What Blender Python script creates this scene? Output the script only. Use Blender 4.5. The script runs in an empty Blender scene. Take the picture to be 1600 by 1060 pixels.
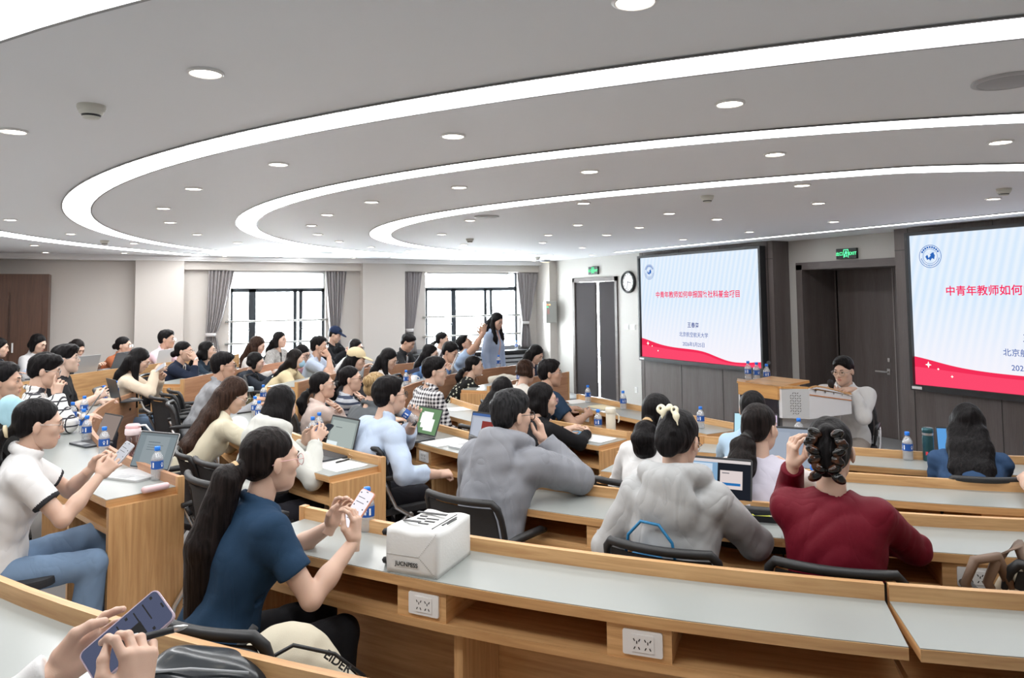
import bpy, bmesh, math, random
import numpy as np
from mathutils import Vector, Matrix

# ------------------------------------------------------------------ camera, world, exposure
HC = 1.9                                   # camera height above the front floor
scene = bpy.context.scene
COL = scene.collection
YAW, PITCH, ROLL, FOC, CY = .49606, .06126, -.010974, 1157.7, 394.5
def cam_axes():
    f = Vector((math.sin(YAW), math.cos(YAW), 0)); r = Vector((math.cos(YAW), -math.sin(YAW), 0)); u = Vector((0, 0, 1))
    f2 = f*math.cos(PITCH) + u*math.sin(PITCH); u2 = u*math.cos(PITCH) - f*math.sin(PITCH)
    return r*math.cos(ROLL) + u2*math.sin(ROLL), u2*math.cos(ROLL) - r*math.sin(ROLL), f2
cam = bpy.data.cameras.new('camera'); cam_ob = bpy.data.objects.new('camera', cam); COL.objects.link(cam_ob)
r_, u_, f_ = cam_axes()
M = Matrix((r_, u_, -f_)).transposed().to_4x4(); M.translation = (0, 0, HC)
cam_ob.matrix_world = M
cam.sensor_width = 36; cam.lens = FOC*36/1600; cam.shift_y = (CY-530)/1600; cam.clip_start = .05
scene.camera = cam_ob
world = bpy.data.worlds.new('world'); scene.world = world; world.use_nodes = True
wb = world.node_tree.nodes['Background']; wb.inputs[0].default_value = (.93, .97, 1, 1); wb.inputs[1].default_value = 16.0
scene.view_settings.view_transform = 'Standard'; scene.view_settings.look = 'None'
scene.view_settings.gamma = 1; scene.view_settings.use_curve_mapping = False
scene.view_settings.exposure = 1.2
scene.cycles.use_denoising = True
scene.cycles.max_bounces = 7; scene.cycles.diffuse_bounces = 4; scene.cycles.glossy_bounces = 3
scene.cycles.transmission_bounces = 6; scene.cycles.transparent_max_bounces = 12
scene.cycles.caustics_reflective = False; scene.cycles.caustics_refractive = False
scene.cycles.sample_clamp_indirect = 4
STRIP, SPOT, SCREEN = 5.6, 9.0, .43
C0 = Vector((7.0, 6.5, 0))
WX, YW, ZC = 8.1, 13.6, 2.655              # front wall, window wall, ceiling
BX, NY = -2.6, -.9                         # back wall, near wall

# ------------------------------------------------------------------ materials
MATS = {}
def nt(name):
    m = bpy.data.materials.new(name); m.use_nodes = True
    return m, m.node_tree.nodes, m.node_tree.links, m.node_tree.nodes['Principled BSDF']
def mat(name, col, rough=.6, metal=0, bump=0, bscale=200, spec=.5, coat=0, emit=None, es=1, sheen=0):
    if name in MATS: return MATS[name]
    m, N, L, b = nt(name)
    b.inputs['Base Color'].default_value = (*col, 1); b.inputs['Roughness'].default_value = rough
    b.inputs['Metallic'].default_value = metal; b.inputs['Specular IOR Level'].default_value = spec
    b.inputs['Coat Weight'].default_value = coat; b.inputs['Sheen Weight'].default_value = sheen
    if emit: b.inputs['Emission Color'].default_value = (*emit, 1); b.inputs['Emission Strength'].default_value = es
    if bump:
        tc = N.new('ShaderNodeTexCoord'); n = N.new('ShaderNodeTexNoise'); n.inputs['Scale'].default_value = bscale; n.inputs['Detail'].default_value = 3
        bp = N.new('ShaderNodeBump'); bp.inputs['Strength'].default_value = bump; bp.inputs['Distance'].default_value = .01
        L.new(tc.outputs['Object'], n.inputs['Vector']); L.new(n.outputs['Fac'], bp.inputs['Height']); L.new(bp.outputs[0], b.inputs['Normal'])
    MATS[name] = m; return m
def emis(name, col, s):
    if name in MATS: return MATS[name]
    m, N, L, b = nt(name); N.remove(b); e = N.new('ShaderNodeEmission'); e.inputs[0].default_value = (*col, 1); e.inputs[1].default_value = s
    L.new(e.outputs[0], N['Material Output'].inputs[0]); MATS[name] = m; return m
def wood(name, c1, c2, rough=.42, su=1.6, sv=26):
    m, N, L, b = nt(name)
    uv = N.new('ShaderNodeUVMap'); mp = N.new('ShaderNodeMapping'); mp.inputs['Scale'].default_value = (su, sv, 1)
    n = N.new('ShaderNodeTexNoise'); n.inputs['Scale'].default_value = 1.6; n.inputs['Detail'].default_value = 6; n.inputs['Roughness'].default_value = .62; n.inputs['Distortion'].default_value = .35
    r = N.new('ShaderNodeValToRGB'); r.color_ramp.elements[0].position = .3; r.color_ramp.elements[0].color = (*c1, 1); r.color_ramp.elements[1].position = .72; r.color_ramp.elements[1].color = (*c2, 1)
    n2 = N.new('ShaderNodeTexNoise'); n2.inputs['Scale'].default_value = 1.1; mp2 = N.new('ShaderNodeMapping'); mp2.inputs['Scale'].default_value = (.5, 7, 1)
    mx = N.new('ShaderNodeMix'); mx.data_type = 'RGBA'; mx.blend_type = 'MULTIPLY'; r2 = N.new('ShaderNodeValToRGB'); r2.color_ramp.elements[0].color = (.78, .74, .70, 1); r2.color_ramp.elements[0].position = .35; r2.color_ramp.elements[1].position = .6
    mx.inputs['Factor'].default_value = .8
    for a, c in ((uv, mp), (uv, mp2)): L.new(a.outputs[0], c.inputs[0])
    L.new(mp.outputs[0], n.inputs['Vector']); L.new(mp2.outputs[0], n2.inputs['Vector']); L.new(n.outputs['Fac'], r.inputs[0]); L.new(n2.outputs['Fac'], r2.inputs[0])
    L.new(r.outputs[0], mx.inputs['A']); L.new(r2.outputs[0], mx.inputs['B']); L.new(mx.outputs['Result'], b.inputs['Base Color'])
    b.inputs['Roughness'].default_value = rough
    MATS[name] = m; return m
OAK = wood('oak_laminate', (.54, .285, .115), (.82, .52, .25))
OAKD = wood('oak_panel', (.42, .205, .11), (.58, .32, .18))
BROWNW = wood('brown_wood', (.075, .032, .018), (.13, .058, .032))
SURF = mat('desk_surface', (.34, .362, .35), .28, bump=.02, bscale=400)
CEIL = mat('ceiling_paint', (.90, .915, .94), .75)
WALL = mat('wall_paint', (.62, .585, .55), .8, bump=.05, bscale=90)
WALLW = mat('white_panel', (.55, .535, .505), .6)
PANEL = wood('dark_panel', (.105, .088, .084), (.145, .122, .117), .5, 3, 60)
DOORM = mat('door_dark', (.045, .040, .042), .8, spec=.12)
PANELD = mat('dark_panel_joint', (.03, .026, .025), .6)
CARPET = mat('floor_vinyl', (.36, .37, .38), .5, bump=.1, bscale=60)
BLACK = mat('black_plastic', (.018, .019, .021), .45)
BLACKS = mat('black_soft', (.022, .023, .026), .75, bump=.15, bscale=500)
MESH = mat('black_mesh', (.03, .031, .034), .8, bump=.6, bscale=900)
STEEL = mat('silver_steel', (.62, .62, .62), .3, .9)
GREYP = mat('grey_plastic', (.33, .34, .36), .45)
WHITE = mat('white_plastic', (.86, .86, .86), .4)
ALU = mat('frame_dark', (.035, .042, .05), .45, .3)
RAIL = mat('grey_rail', (.45, .45, .43), .4, .5)
LAMP = emis('strip_light', (1, 1, 1), STRIP)
SPOTM = emis('downlight_lens', (1, .90, .74), SPOT)
PAPER = mat('paper', (.88, .88, .87), .7)
def glassy(name, col, a=.1, rough=.02, milk=0):
    m, N, L, b = nt(name); N.remove(b)
    t = N.new('ShaderNodeBsdfTransparent'); t.inputs[0].default_value = (*col, 1); g = N.new('ShaderNodeBsdfGlossy'); g.inputs['Roughness'].default_value = rough
    x = N.new('ShaderNodeMixShader'); x.inputs[0].default_value = a
    L.new(t.outputs[0], x.inputs[1]); L.new(g.outputs[0], x.inputs[2]); out = x
    if milk:
        d = N.new('ShaderNodeBsdfDiffuse'); d.inputs[0].default_value = (.9, .92, .95, 1); out = N.new('ShaderNodeMixShader'); out.inputs[0].default_value = milk; L.new(x.outputs[0], out.inputs[1]); L.new(d.outputs[0], out.inputs[2])
    L.new(out.outputs[0], N['Material Output'].inputs[0]); MATS[name] = m; return m
PANE = glassy('window_glass', (.96, .98, .98), .06)
PET = glassy('clear_bottle', (.93, .95, .97), .20, .15, .22)

# ------------------------------------------------------------------ helpers
def tag(o, label=None, cat=None, group=None, kind=None):
    for k, v in (('label', label), ('category', cat), ('group', group), ('kind', kind)):
        if v: o[k] = v
    return o
class MB:
    """collects faces with uv and material slot, links them as one mesh object"""
    def __init__(s): s.v = []; s.f = []; s.uv = []; s.mi = []; s.sm = []
    def face(s, pts, uvs=None, mi=0, sm=False):
        i = len(s.v); s.v += [tuple(p) for p in pts]; s.f.append(tuple(range(i, i+len(pts))))
        s.uv += uvs if uvs else [(0, 0)]*len(pts); s.mi.append(mi); s.sm.append(sm)
    def box(s, lo, hi, mi=0, M=None, grain=0):
        a, b = lo, hi
        P = lambda x, y, z: Vector((b[0] if x else a[0], b[1] if y else a[1], b[2] if z else a[2]))
        for q, ax in ((((0,0,0),(0,1,0),(1,1,0),(1,0,0)),2), (((0,0,1),(1,0,1),(1,1,1),(0,1,1)),2), (((0,0,0),(1,0,0),(1,0,1),(0,0,1)),1), (((1,1,0),(0,1,0),(0,1,1),(1,1,1)),1), (((0,1,0),(0,0,0),(0,0,1),(0,1,1)),0), (((1,0,0),(1,1,0),(1,1,1),(1,0,1)),0)):
            ps = [P(*c) for c in q]
            o = [k for k in (0, 1, 2) if k != ax]
            if grain in o: o = [grain] + [k for k in o if k != grain]
            uvs = [(p[o[0]], p[o[1]]+.37*ax) for p in ps]
            s.face([M @ p for p in ps] if M else ps, uvs, mi)
    def tube(s, pts, r, n=8, mi=0, caps=True, closed=False):
        pts = [Vector(p) for p in pts]; k = len(pts)
        rs = r if hasattr(r, '__len__') else [r]*k
        rings = []; up = None
        for i, p in enumerate(pts):
            if closed: t = (pts[(i+1) % k]-pts[i-1])
            else: t = (pts[min(i+1, k-1)]-pts[max(i-1, 0)])
            if t.length < 1e-9: t = Vector((0, 0, 1))
            t.normalize()
            if up is None: up = Vector((0, 0, 1)) if abs(t.z) < .9 else Vector((1, 0, 0))
            up = (up - t*up.dot(t)).normalized(); w = t.cross(up)
            rings.append([p+(up*math.cos(2*math.pi*j/n)+w*math.sin(2*math.pi*j/n))*rs[i] for j in range(n)])
        for i in range(k if closed else k-1):
            A, B = rings[i], rings[(i+1) % k]
            for j in range(n):
                jj = (j+1) % n; s.face((A[j], A[jj], B[jj], B[j]), [(i*.1, j/n), (i*.1, (j+1)/n), (i*.1+.1, (j+1)/n), (i*.1+.1, j/n)], mi, True)
        if caps and not closed:
            s.face(rings[0][::-1], None, mi); s.face(rings[-1], None, mi)
    def lathe(s, prof, c=(0, 0, 0), n=20, mi=0, M=None):
        c = Vector(c); T = (lambda p: M @ p) if M else (lambda p: p)
        for (r0, z0), (r1, z1) in zip(prof, prof[1:]):
            for j in range(n):
                a, b = 2*math.pi*j/n, 2*math.pi*(j+1)/n
                q = [c+Vector((r0*math.cos(a), r0*math.sin(a), z0)), c+Vector((r0*math.cos(b), r0*math.sin(b), z0)), c+Vector((r1*math.cos(b), r1*math.sin(b), z1)), c+Vector((r1*math.cos(a), r1*math.sin(a), z1))]
                if r0 < 1e-6: q = [q[0], q[2], q[3]]
                elif r1 < 1e-6: q = q[:3]
                s.face([T(p) for p in q], None, mi, True)
    def prism(s, poly, z0, z1, mi=0, M=None, smooth=False):
        T = (lambda p: M @ Vector(p)) if M else Vector
        n = len(poly)
        s.face([T((x, y, z1)) for x, y in poly], [(x, y) for x, y in poly], mi); s.face([T((x, y, z0)) for x, y in poly[::-1]], [(x, y) for x, y in poly[::-1]], mi)
        for i in range(n):
            a, b = poly[i], poly[(i+1) % n]
            s.face([T((*a, z0)), T((*b, z0)), T((*b, z1)), T((*a, z1))], [(z0, i), (z0, i+1), (z1, i+1), (z1, i)], mi, smooth)
    def build(s, name, mats, parent=None, weld=True, bevel=0):
        me = bpy.data.meshes.new(name); me.from_pydata(s.v, [], s.f)
        for m in (mats if isinstance(mats, (list, tuple)) else [mats]): me.materials.append(m)
        uvl = me.uv_layers.new(name='UVMap'); uvl.data.foreach_set('uv', np.array(s.uv, 'f4').ravel())
        me.polygons.foreach_set('material_index', s.mi); me.polygons.foreach_set('use_smooth', s.sm)
        if weld:
            bm = bmesh.new(); bm.from_mesh(me); bmesh.ops.remove_doubles(bm, verts=bm.verts, dist=1e-5)
            if bevel:
                ed = [e for e in bm.edges if len(e.link_faces) == 2 and e.calc_face_angle() > .6]
                bmesh.ops.bevel(bm, geom=ed, offset=bevel, segments=2, affect='EDGES', profile=.7)
            bm.to_mesh(me); bm.free()
        me.update()
        o = bpy.data.objects.new(name, me); COL.objects.link(o)
        if parent: o.parent = parent
        return o
def empty(name, loc=(0, 0, 0), rz=0, label=None, cat=None, group=None):
    o = bpy.data.objects.new(name, None); COL.objects.link(o); o.location = loc; o.rotation_euler = (0, 0, rz); o.empty_display_size = .1
    return tag(o, label, cat, group)
def copy_tree(o, parent=None, loc=None, rz=None):
    c = o.copy(); COL.objects.link(c)
    if parent: c.parent = parent
    if loc is not None: c.location = loc
    if rz is not None: c.rotation_euler = (0, 0, rz)
    for ch in list(o.children): copy_tree(ch, c)
    return c
def boxo(name, lo, hi, m, parent=None, grain=0, kind=None, bevel=0):
    b = MB(); b.box(lo, hi, grain=grain); o = b.build(name, m, parent, bevel=bevel)
    if kind: o['kind'] = kind
    return o
def rrect(w, h, r, n=4):
    out = []
    for cx, cy, a0 in ((w/2-r, h/2-r, 0), (-w/2+r, h/2-r, 90), (-w/2+r, -h/2+r, 180), (w/2-r, -h/2+r, 270)):
        for k in range(n+1):
            a = math.radians(a0+90*k/n); out.append((cx+r*math.cos(a), cy+r*math.sin(a)))
    return out
def floor_z(x, y):
    R = math.hypot(x-C0.x, y-C0.y)
    for r, z in ((7.95, .22), (6.8, .17), (5.75, .13), (4.72, .10), (3.85, .07)):
        if R >= r: return z
    return 0.0
S = 'structure'

# ------------------------------------------------------------------ room shell
boxo('floor', (BX, NY, -.1), (WX+2.2, YW, 0), CARPET, kind=S)
for r0, z in ((3.85, .07), (4.72, .10), (5.75, .13), (6.8, .17), (7.95, .22)):      # low curved steps, each a wider ring
    b = MB(); th = [math.radians(a) for a in range(84, 278, 3)]
    def clip(p): return Vector((min(max(p.x, BX+.02), WX-.35), min(max(p.y, NY+.02), YW-.32), p.z))
    for a, c in zip(th, th[1:]):
        pi = [clip(C0+Vector((math.cos(t)*r0, math.sin(t)*r0, 0))) for t in (a, c)]; po = [clip(C0+Vector((math.cos(t)*14, math.sin(t)*14, 0))) for t in (a, c)]
        b.face([Vector((p.x, p.y, z)) for p in (pi[0], po[0], po[1], pi[1])]); b.face([Vector((pi[0].x, pi[0].y, 0)), Vector((pi[0].x, pi[0].y, z)), Vector((pi[1].x, pi[1].y, z)), Vector((pi[1].x, pi[1].y, 0))])
    tag(b.build('floor_tier', CARPET), kind=S)
boxo('ceiling', (BX, NY, ZC), (WX+.4, YW+.4, ZC+.1), CEIL, kind=S)
boxo('wall_back', (BX-.1, NY, -.1), (BX, YW, ZC+.1), WALL, kind=S)
boxo('wall_bay_end', (9.12, 5.5, 0), (9.2, 7.3, ZC), WALL, kind=S)
boxo('wall_near', (BX-.1, NY-.1, -.1), (WX+2.2, NY, ZC+.1), WALL, kind=S)
# front wall: white plaster bays, dark panelled boxes around both screens, recessed door bay between them
b = MB(); b.box((WX, 12.41, -.1), (WX+.15, YW, ZC)); b.box((WX, 10.30, -.1), (WX+.15, 10.94, ZC)); b.box((WX, 10.94, 2.27), (WX+.15, 12.41, ZC))
b.build('wall_front', WALLW)['kind'] = S
REC = WX+.32
b = MB(); b.box((REC, 5.40, 2.29), (REC+.15, 7.36, ZC+.1)); b.box((REC, 7.14, -.1), (REC+.15, 7.4, 2.29)); b.box((REC, 5.35, -.1), (REC+.15, 5.72, 2.29))
b.build('wall_front_recess', WALLW)['kind'] = S
boxo('wall_front_end', (WX, NY, -.1), (WX+.15, 2.3, ZC), WALLW, kind=S)
for y in (12.95, 12.6):
    pass
b = MB()
for z in (1.0, 1.93): b.box((WX-.003, 12.43, z), (WX+.001, 13.1, z+.006))
b.build('trim_1', mat('joint_grey', (.45, .43, .41), .7))['kind'] = S
def screen_box(y0, y1, sy0, sy1, n):
    b = MB(); b.box((WX, y0, -.05), (REC+.02, y1, ZC), grain=2); o = b.build('wall_panel', PANEL); o['kind'] = S
    j = MB()
    for z in (2.40,): j.box((WX-.004, y0, z), (WX+.002, y1, z+.008))
    for y in (sy0-.02, sy1+.02): j.box((WX-.004, y-.004, -.02), (WX+.002, y+.004, ZC))
    for k in range(1, 3): yy = sy0+(sy1-sy0)*k/3; j.box((WX-.004, yy-.004, -.02), (WX+.002, yy+.004, ZC))
    j.build('trim_%d' % n, PANELD)['kind'] = S
screen_box(7.34, 10.31, 7.45, 10.20, 2); screen_box(2.3, 5.51, 2.55, 5.32, 3)
# window wall (two windows), columns, header beam, cornice
b = MB(); YI = YW+.2
for x0, x1, z0, z1 in ((BX, 1.80, 0, ZC), (3.46, 5.42, 0, ZC), (7.52, WX+.2, 0, ZC), (1.80, 3.46, 0, .83), (5.42, 7.52, 0, .83), (1.80, 3.46, 2.42, ZC), (5.42, 7.52, 2.42, ZC)):
    b.box((x0, YW, z0-.1 if z0 == 0 else z0), (x1, YI, z1))
b.build('wall_window', WALL)['kind'] = S
for x0, x1 in ((.34, 1.06), (4.10, 4.92)): boxo('column', (x0, YW-.22, .1), (x1, YW+.01, ZC), WALL, kind=S)
boxo('column', (WX-.17, YW-.55, 0), (WX+.01, YW+.01, ZC), WALL, kind=S)
b = MB(); b.box((BX, YW-.24, 2.57), (WX, YW+.01, 2.60)); b.box((BX, YW-.27, 2.60), (WX, YW+.01, ZC)); b.build('trim_4', WHITE)['kind'] = S
b = MB(); b.box((1.06, YW-.12, 2.43), (4.10, YW+.01, 2.57)); b.box((4.92, YW-.12, 2.43), (WX-.17, YW+.01, 2.57)); b.build('trim_5', WALL)['kind'] = S
# black bench-height window sill ledge with slatted radiator cover
def window(n, x0, x1, z0, z1, zt, mull):
    w = empty('window_%d' % n, ((x0+x1)/2, YW+.08, z0)); w['kind'] = S
    ox, oy, oz = w.location
    def P(nm, boxes, m):
        b = MB()
        for lo, hi in boxes: b.box((lo[0]-ox, lo[1]-oy, lo[2]-oz), (hi[0]-ox, hi[1]-oy, hi[2]-oz))
        return b.build(nm, m, w)
    y0, y1 = YW+.06, YW+.11
    fr = [((x0, y0, zt-.05), (x1, y1, zt+.03)), ((x0, y0, z0), (x1, y1, z0+.05)), ((x0, y0, z0), (x0+.04, y1, zt)), ((x1-.05, y0, z0), (x1, y1, z1)), ((x0, y0, z1-.02), (x1, y1, z1))]
    for m0, m1 in mull: fr.append(((m0, y0, z0), (m1, y1, zt)))
    P('window_frame', fr, ALU)
    P('pane', [((x0, YW+.082, z0), (x1, YW+.088, z1))], PANE)
    for z in (1.16, 1.54): 
        b = MB(); b.tube([(x0-.1-ox, YW-.03-oy, z-oz), (x1+.04-ox, YW-.03-oy, z+.0-oz)], .017, 10); b.build('guard_rail', RAIL, w)
    for m0, m1 in mull[:1]+mull[-1:]:
        b = MB(); b.box((m0+.01-ox, y0-.03-oy, 1.36-oz), (m0+.03-ox, y0-oy, 1.42-oz)); b.box((m0-.1-ox if m0 == mull[0][0] else m0+.02-ox, y0-.045-oy, 1.38-oz), (m0+.03-ox if m0 == mull[0][0] else m0+.14-ox, y0-.025-oy, 1.40-oz)); b.build('handle', ALU, w)
    return w
def blind(x0, x1, z0, z1, label):
    m, N, L, bs = nt('roller_blind'); N.remove(bs); t = N.new('ShaderNodeBsdfTranslucent'); t.inputs[0].default_value = (.95, .95, .95, 1); d = N.new('ShaderNodeBsdfDiffuse'); d.inputs[0].default_value = (.9, .9, .9, 1); x = N.new('ShaderNodeMixShader'); x.inputs[0].default_value = .4
    L.new(t.outputs[0], x.inputs[1]); L.new(d.outputs[0], x.inputs[2]); L.new(x.outputs[0], N['Material Output'].inputs[0])
    o = empty('roller_blind', ((x0+x1)/2, YW+.03, z1), 0, label, 'blind', 'roller blinds')
    c = o.location; w = (x1-x0)/2
    b = MB(); b.box((-w, -.001, z0-z1), (w, .001, 0)); b.build('fabric', m, o)
    b = MB(); b.box((-w, -.008, z0-z1-.02), (w, .008, z0-z1)); b.build('bottom_bar', WHITE, o)
    b = MB(); b.tube([(-w, 0, -.01), (w, 0, -.01)], .025, 10); b.build('roller', WHITE, o)
window(1, 1.83, 3.46, .83, 2.42, 2.10, ((2.13, 2.25), (2.90, 2.96), (3.0, 3.06)))
window(2, 5.45, 7.50, .83, 2.42, 2.10, ((6.00, 6.10), (6.73, 6.79), (6.86, 6.92)))
blind(1.83, 3.44, 2.13, 2.42, 'white roller blind drawn over the top of the window near the left column')
blind(5.45, 7.28, 2.13, 2.42, 'white roller blind drawn over the top of the window beside the metal box')
def curtain(x0, x1, zt, zb, tie, xt, label, zmid):
    """pleated drape gathered at a tie; plan width narrows to the tie"""
    t = empty('curtain', ((x0+x1)/2, YW-.05, zb), 0, label, 'curtain', 'grey curtains tied back at the windows')
    ox, oy, oz = t.location
    b = MB(); NX, NZ = 60, 26; g = []
    for i in range(NZ+1):
        z = zb+(zt-zb)*i/NZ
        if z > tie: k = ((z-tie)/(zt-tie))**.7; w = .16+(abs(x1-x0)-.16)*k
        else: k = (tie-z)/(tie-zb); w = .16+.12*k**.6
        cx = xt+((x0+x1)/2-xt)*(k if z > tie else k*.25)
        row = []
        for j in range(NX+1):
            u = j/NX; row.append(Vector((cx+(u-.5)*w-ox, -.02-.028*math.sin(u*math.pi*2*7+math.sin(z*3))-.01*math.sin(u*23), z-oz)))
        g.append(row)
    for i in range(NZ):
        for j in range(NX): b.face((g[i][j], g[i][j+1], g[i+1][j+1], g[i+1][j]), None, 0, True)
    o = b.build('drape', mat('curtain_grey', (.36, .34, .345), .85, bump=.1, bscale=300), t)
    md = o.modifiers.new('solid', 'SOLIDIFY'); md.thickness = .004
    b = MB(); b.lathe([(.075, -.03), (.085, -.03), (.085, .03), (.075, .03)], (xt-ox, -.03, tie-oz), 20); o = b.build('tie_band', mat('curtain_tie', (.62, .60, .60), .8), t); o.scale = (1, .75, 1)
curtain(1.45, 1.86, 2.42, .85, 1.33, 1.50, 'grey curtain tied back left of the window with the brown-haired woman', 0)
curtain(3.44, 3.83, 2.42, .85, 1.30, 3.62, 'grey curtain tied back above the person in the navy cap', 0)
curtain(4.92, 5.32, 2.42, .85, 1.30, 5.06, 'grey curtain hanging right of the pale square column', 0)
curtain(7.42, 7.94, 2.42, .85, 1.38, 7.62, 'grey curtain tied back beside the metal wall box in the corner', 0)
# radiator cover ledge
t = empty('radiator_cover', (6.9, YW-.2, 0), 0, 'black topped grey slatted radiator cover below the right hand window', 'radiator cover')
boxo('top', (-2.0, -.2, .80), (.95, .2, .84), BLACK, t)
for k in range(7): boxo('slat', (-2.0, -.17, .22+k*.08), (.95, -.14, .27+k*.08), GREYP, t)
boxo('backing', (-2.0, -.12, .12), (.95, .2, .80), BLACK, t)
t = empty('radiator_cover', (2.6, YW-.2, 0), 0, 'dark radiator cover below the left hand window behind the seated women', 'radiator cover')
boxo('top', (-1.0, -.2, .80), (1.3, .2, .84), BLACK, t)
for k in range(7): boxo('slat', (-1.0, -.17, .22+k*.08), (1.3, -.14, .27+k*.08), GREYP, t)
boxo('backing', (-1.0, -.12, .12), (1.3, .2, .80), BLACK, t)
boxo('baseboard_window', (BX, YW-.02, .0), (WX, YW+.01, .92), GREYP, kind=S)
# wooden cabinet at the far left
t = empty('cabinet', (-1.3, YW-.3, .2), 0, 'tall brown wooden double door cabinet against the far wall at left', 'cabinet')
boxo('body', (-.75, -.25, 0), (.48, .26, 2.13), BROWNW, t, 2)
for sx in (-1, 1):
    d = boxo('door', (-.42 if sx < 0 else .015, -.275, .08), (-.015 if sx < 0 else .40, -.25, 1.85), BROWNW, t, 2)
    boxo('handle', (-.06 if sx < 0 else .04, -.295, .98), (-.04 if sx < 0 else .06, -.275, 1.12), WHITE, d)
# doors
def door(n, x, y0, y1, h, leaves, open_ang=None):
    D = empty('door_%d' % n, (x, (y0+y1)/2, 0)); D['kind'] = S; oy = D.location.y
    b = MB(); b.box((-.03, y0-oy, 0), (.06, y0-oy+.07, h)); b.box((-.03, y1-oy-.07, 0), (.06, y1-oy, h)); b.box((-.03, y0-oy, h-.08), (.06, y1-oy, h)); b.build('door_frame', PANEL, D)
    for (a, c, rot, hx) in leaves:
        b = MB(); w = abs(c-a); sgn = 1 if c > a else -1
        b.box((0, 0, .01), (.045, w*sgn, h-.085) if sgn > 0 else (.045, 0, h-.085), grain=2) if sgn > 0 else b.box((0, -w, .01), (.045, 0, h-.085), grain=2)
        o = b.build('door_leaf', DOORM, D); o.location = (.0, a-oy, 0); o.rotation_euler = (0, 0, rot)
        if hx:
            hb = MB(); hb.box((-.055, .07*sgn, 1.0), (-.04, .19*sgn, 1.02) if sgn > 0 else (-.04, .07*sgn, 1.02)) if sgn > 0 else hb.box((-.055, -.19, 1.0), (-.04, -.07, 1.02)); hb.box((-.05, .07*sgn-.01, 1.0), (0, .07*sgn+.01, 1.02)); hb.box((-.02, .07*sgn-.012, 1.13), (0, .07*sgn+.012, 1.16))
            h_ = hb.build('door_handle', STEEL, o); h_.location = (0, (w-.14)*sgn if sgn > 0 else -(w-.14), 0)
    return D
door(1, WX, 10.94, 12.41, 2.27, [(12.33, 11.665, 0, False), (11.02, 11.60, math.radians(-4), False)])
boxo('corridor_floor', (WX+.15, 10.3, -.06), (WX+2.2, YW, -.005), CARPET, kind=S)
boxo('corridor_wall', (WX+1.6, 10.3, 0), (WX+1.7, YW, ZC), WALLW, kind=S)
boxo('corridor_ceiling', (WX+.15, 10.3, 2.5), (WX+1.7, YW, 2.55), WALLW, kind=S)
lt = tag(empty('corridor_lamp', (WX+.9, 11.9, 2.47)), 'bright corridor lamp glimpsed through the gap of the double door', 'lamp')
boxo('diffuser', (-.15, -.6, 0), (.15, .6, .02), emis('corridor_white', (1, 1, 1), 3), lt)
# deep dark door bay behind the lectern, door leaf in its back
b = MB(); b.box((REC-.03, 7.10, 0), (9.05, 7.2, 2.31), grain=2); b.box((REC-.03, 5.60, 0), (9.05, 5.68, 2.31), grain=2); b.box((9.05, 5.6, 0), (9.12, 6.20, 2.31), grain=2); b.box((REC-.03, 5.60, 2.24), (9.05, 7.2, 2.34), grain=1); b.box((9.05, 7.05, 0), (9.12, 7.2, 2.31), grain=2)
b.build('wall_door_bay', PANEL)['kind'] = S
D = empty('door_2', (9.05, 6.65, 0)); D['kind'] = S
leaf = boxo('door_leaf', (.0, -.44, 0), (.05, .42, 2.25), PANEL, D, 2)
boxo('jamb_line', (-.006, -.455, 0), (.0, -.44, 2.25), mat('jamb_pale', (.30, .27, .26), .5), D)
hb = MB(); hb.box((-.06, -.34, .86), (-.045, -.18, .88)); hb.box((-.05, -.35, .86), (0, -.33, .88)); hb.box((-.012, -.365, 1.0), (0, -.335, 1.05)); hb.box((-.008, -.362, .83), (0, -.318, .91)); hb.build('door_handle', STEEL, leaf)

# ------------------------------------------------------------------ ceiling lights
def poly(c, th):
    t = (th-180)/60; v = 0
    for k in c: v = v*t+k
    return v
RINGS = [('outermost', (-.3, -.19, -.13, 8.75), .30, 126, 221), ('second', (.423, -.098, -.087, .458, -.528, 7.334), .19, 113.6, 236), ('third', (-.137, -.035, .284, .065, -.138, 6.016), .18, 99.8, 246), ('innermost', (-.106, .194, .573, .107, -.424, 4.585), .24, 91, 252)]
def ring_light(label, pin, pout, z, parent_loc):
    t = empty('ceiling_strip_light', parent_loc, 0, label, 'strip light', 'white strip lights in the ceiling')
    b = MB(); e = MB(); L0 = Vector(parent_loc)
    for i in range(len(pin)-1):
        q = [pin[i], pout[i], pout[i+1], pin[i+1]]
        b.face([Vector((p.x, p.y, z))-L0 for p in q], None, 0)
    for i in range(len(pin)-1):
        for A, sg in ((pin, 1), (pout, -1)):
            a, c = A[i], A[i+1]; d = (pout[i]-pin[i]).normalized()*.012*sg
            e.face([Vector((a.x, a.y, z-.002))-L0, Vector((c.x, c.y, z-.002))-L0, Vector((c.x-d.x, c.y-d.y, z-.002))-L0, Vector((a.x-d.x, a.y-d.y, z-.002))-L0])
            e.face([Vector((a.x, a.y, z-.002))-L0, Vector((c.x, c.y, z-.002))-L0, Vector((c.x, c.y, ZC))-L0, Vector((a.x, a.y, ZC))-L0])
    b.build('diffuser', LAMP, t); e.build('trim', mat('lamp_trim', (.35, .35, .36), .5), t)
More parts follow.
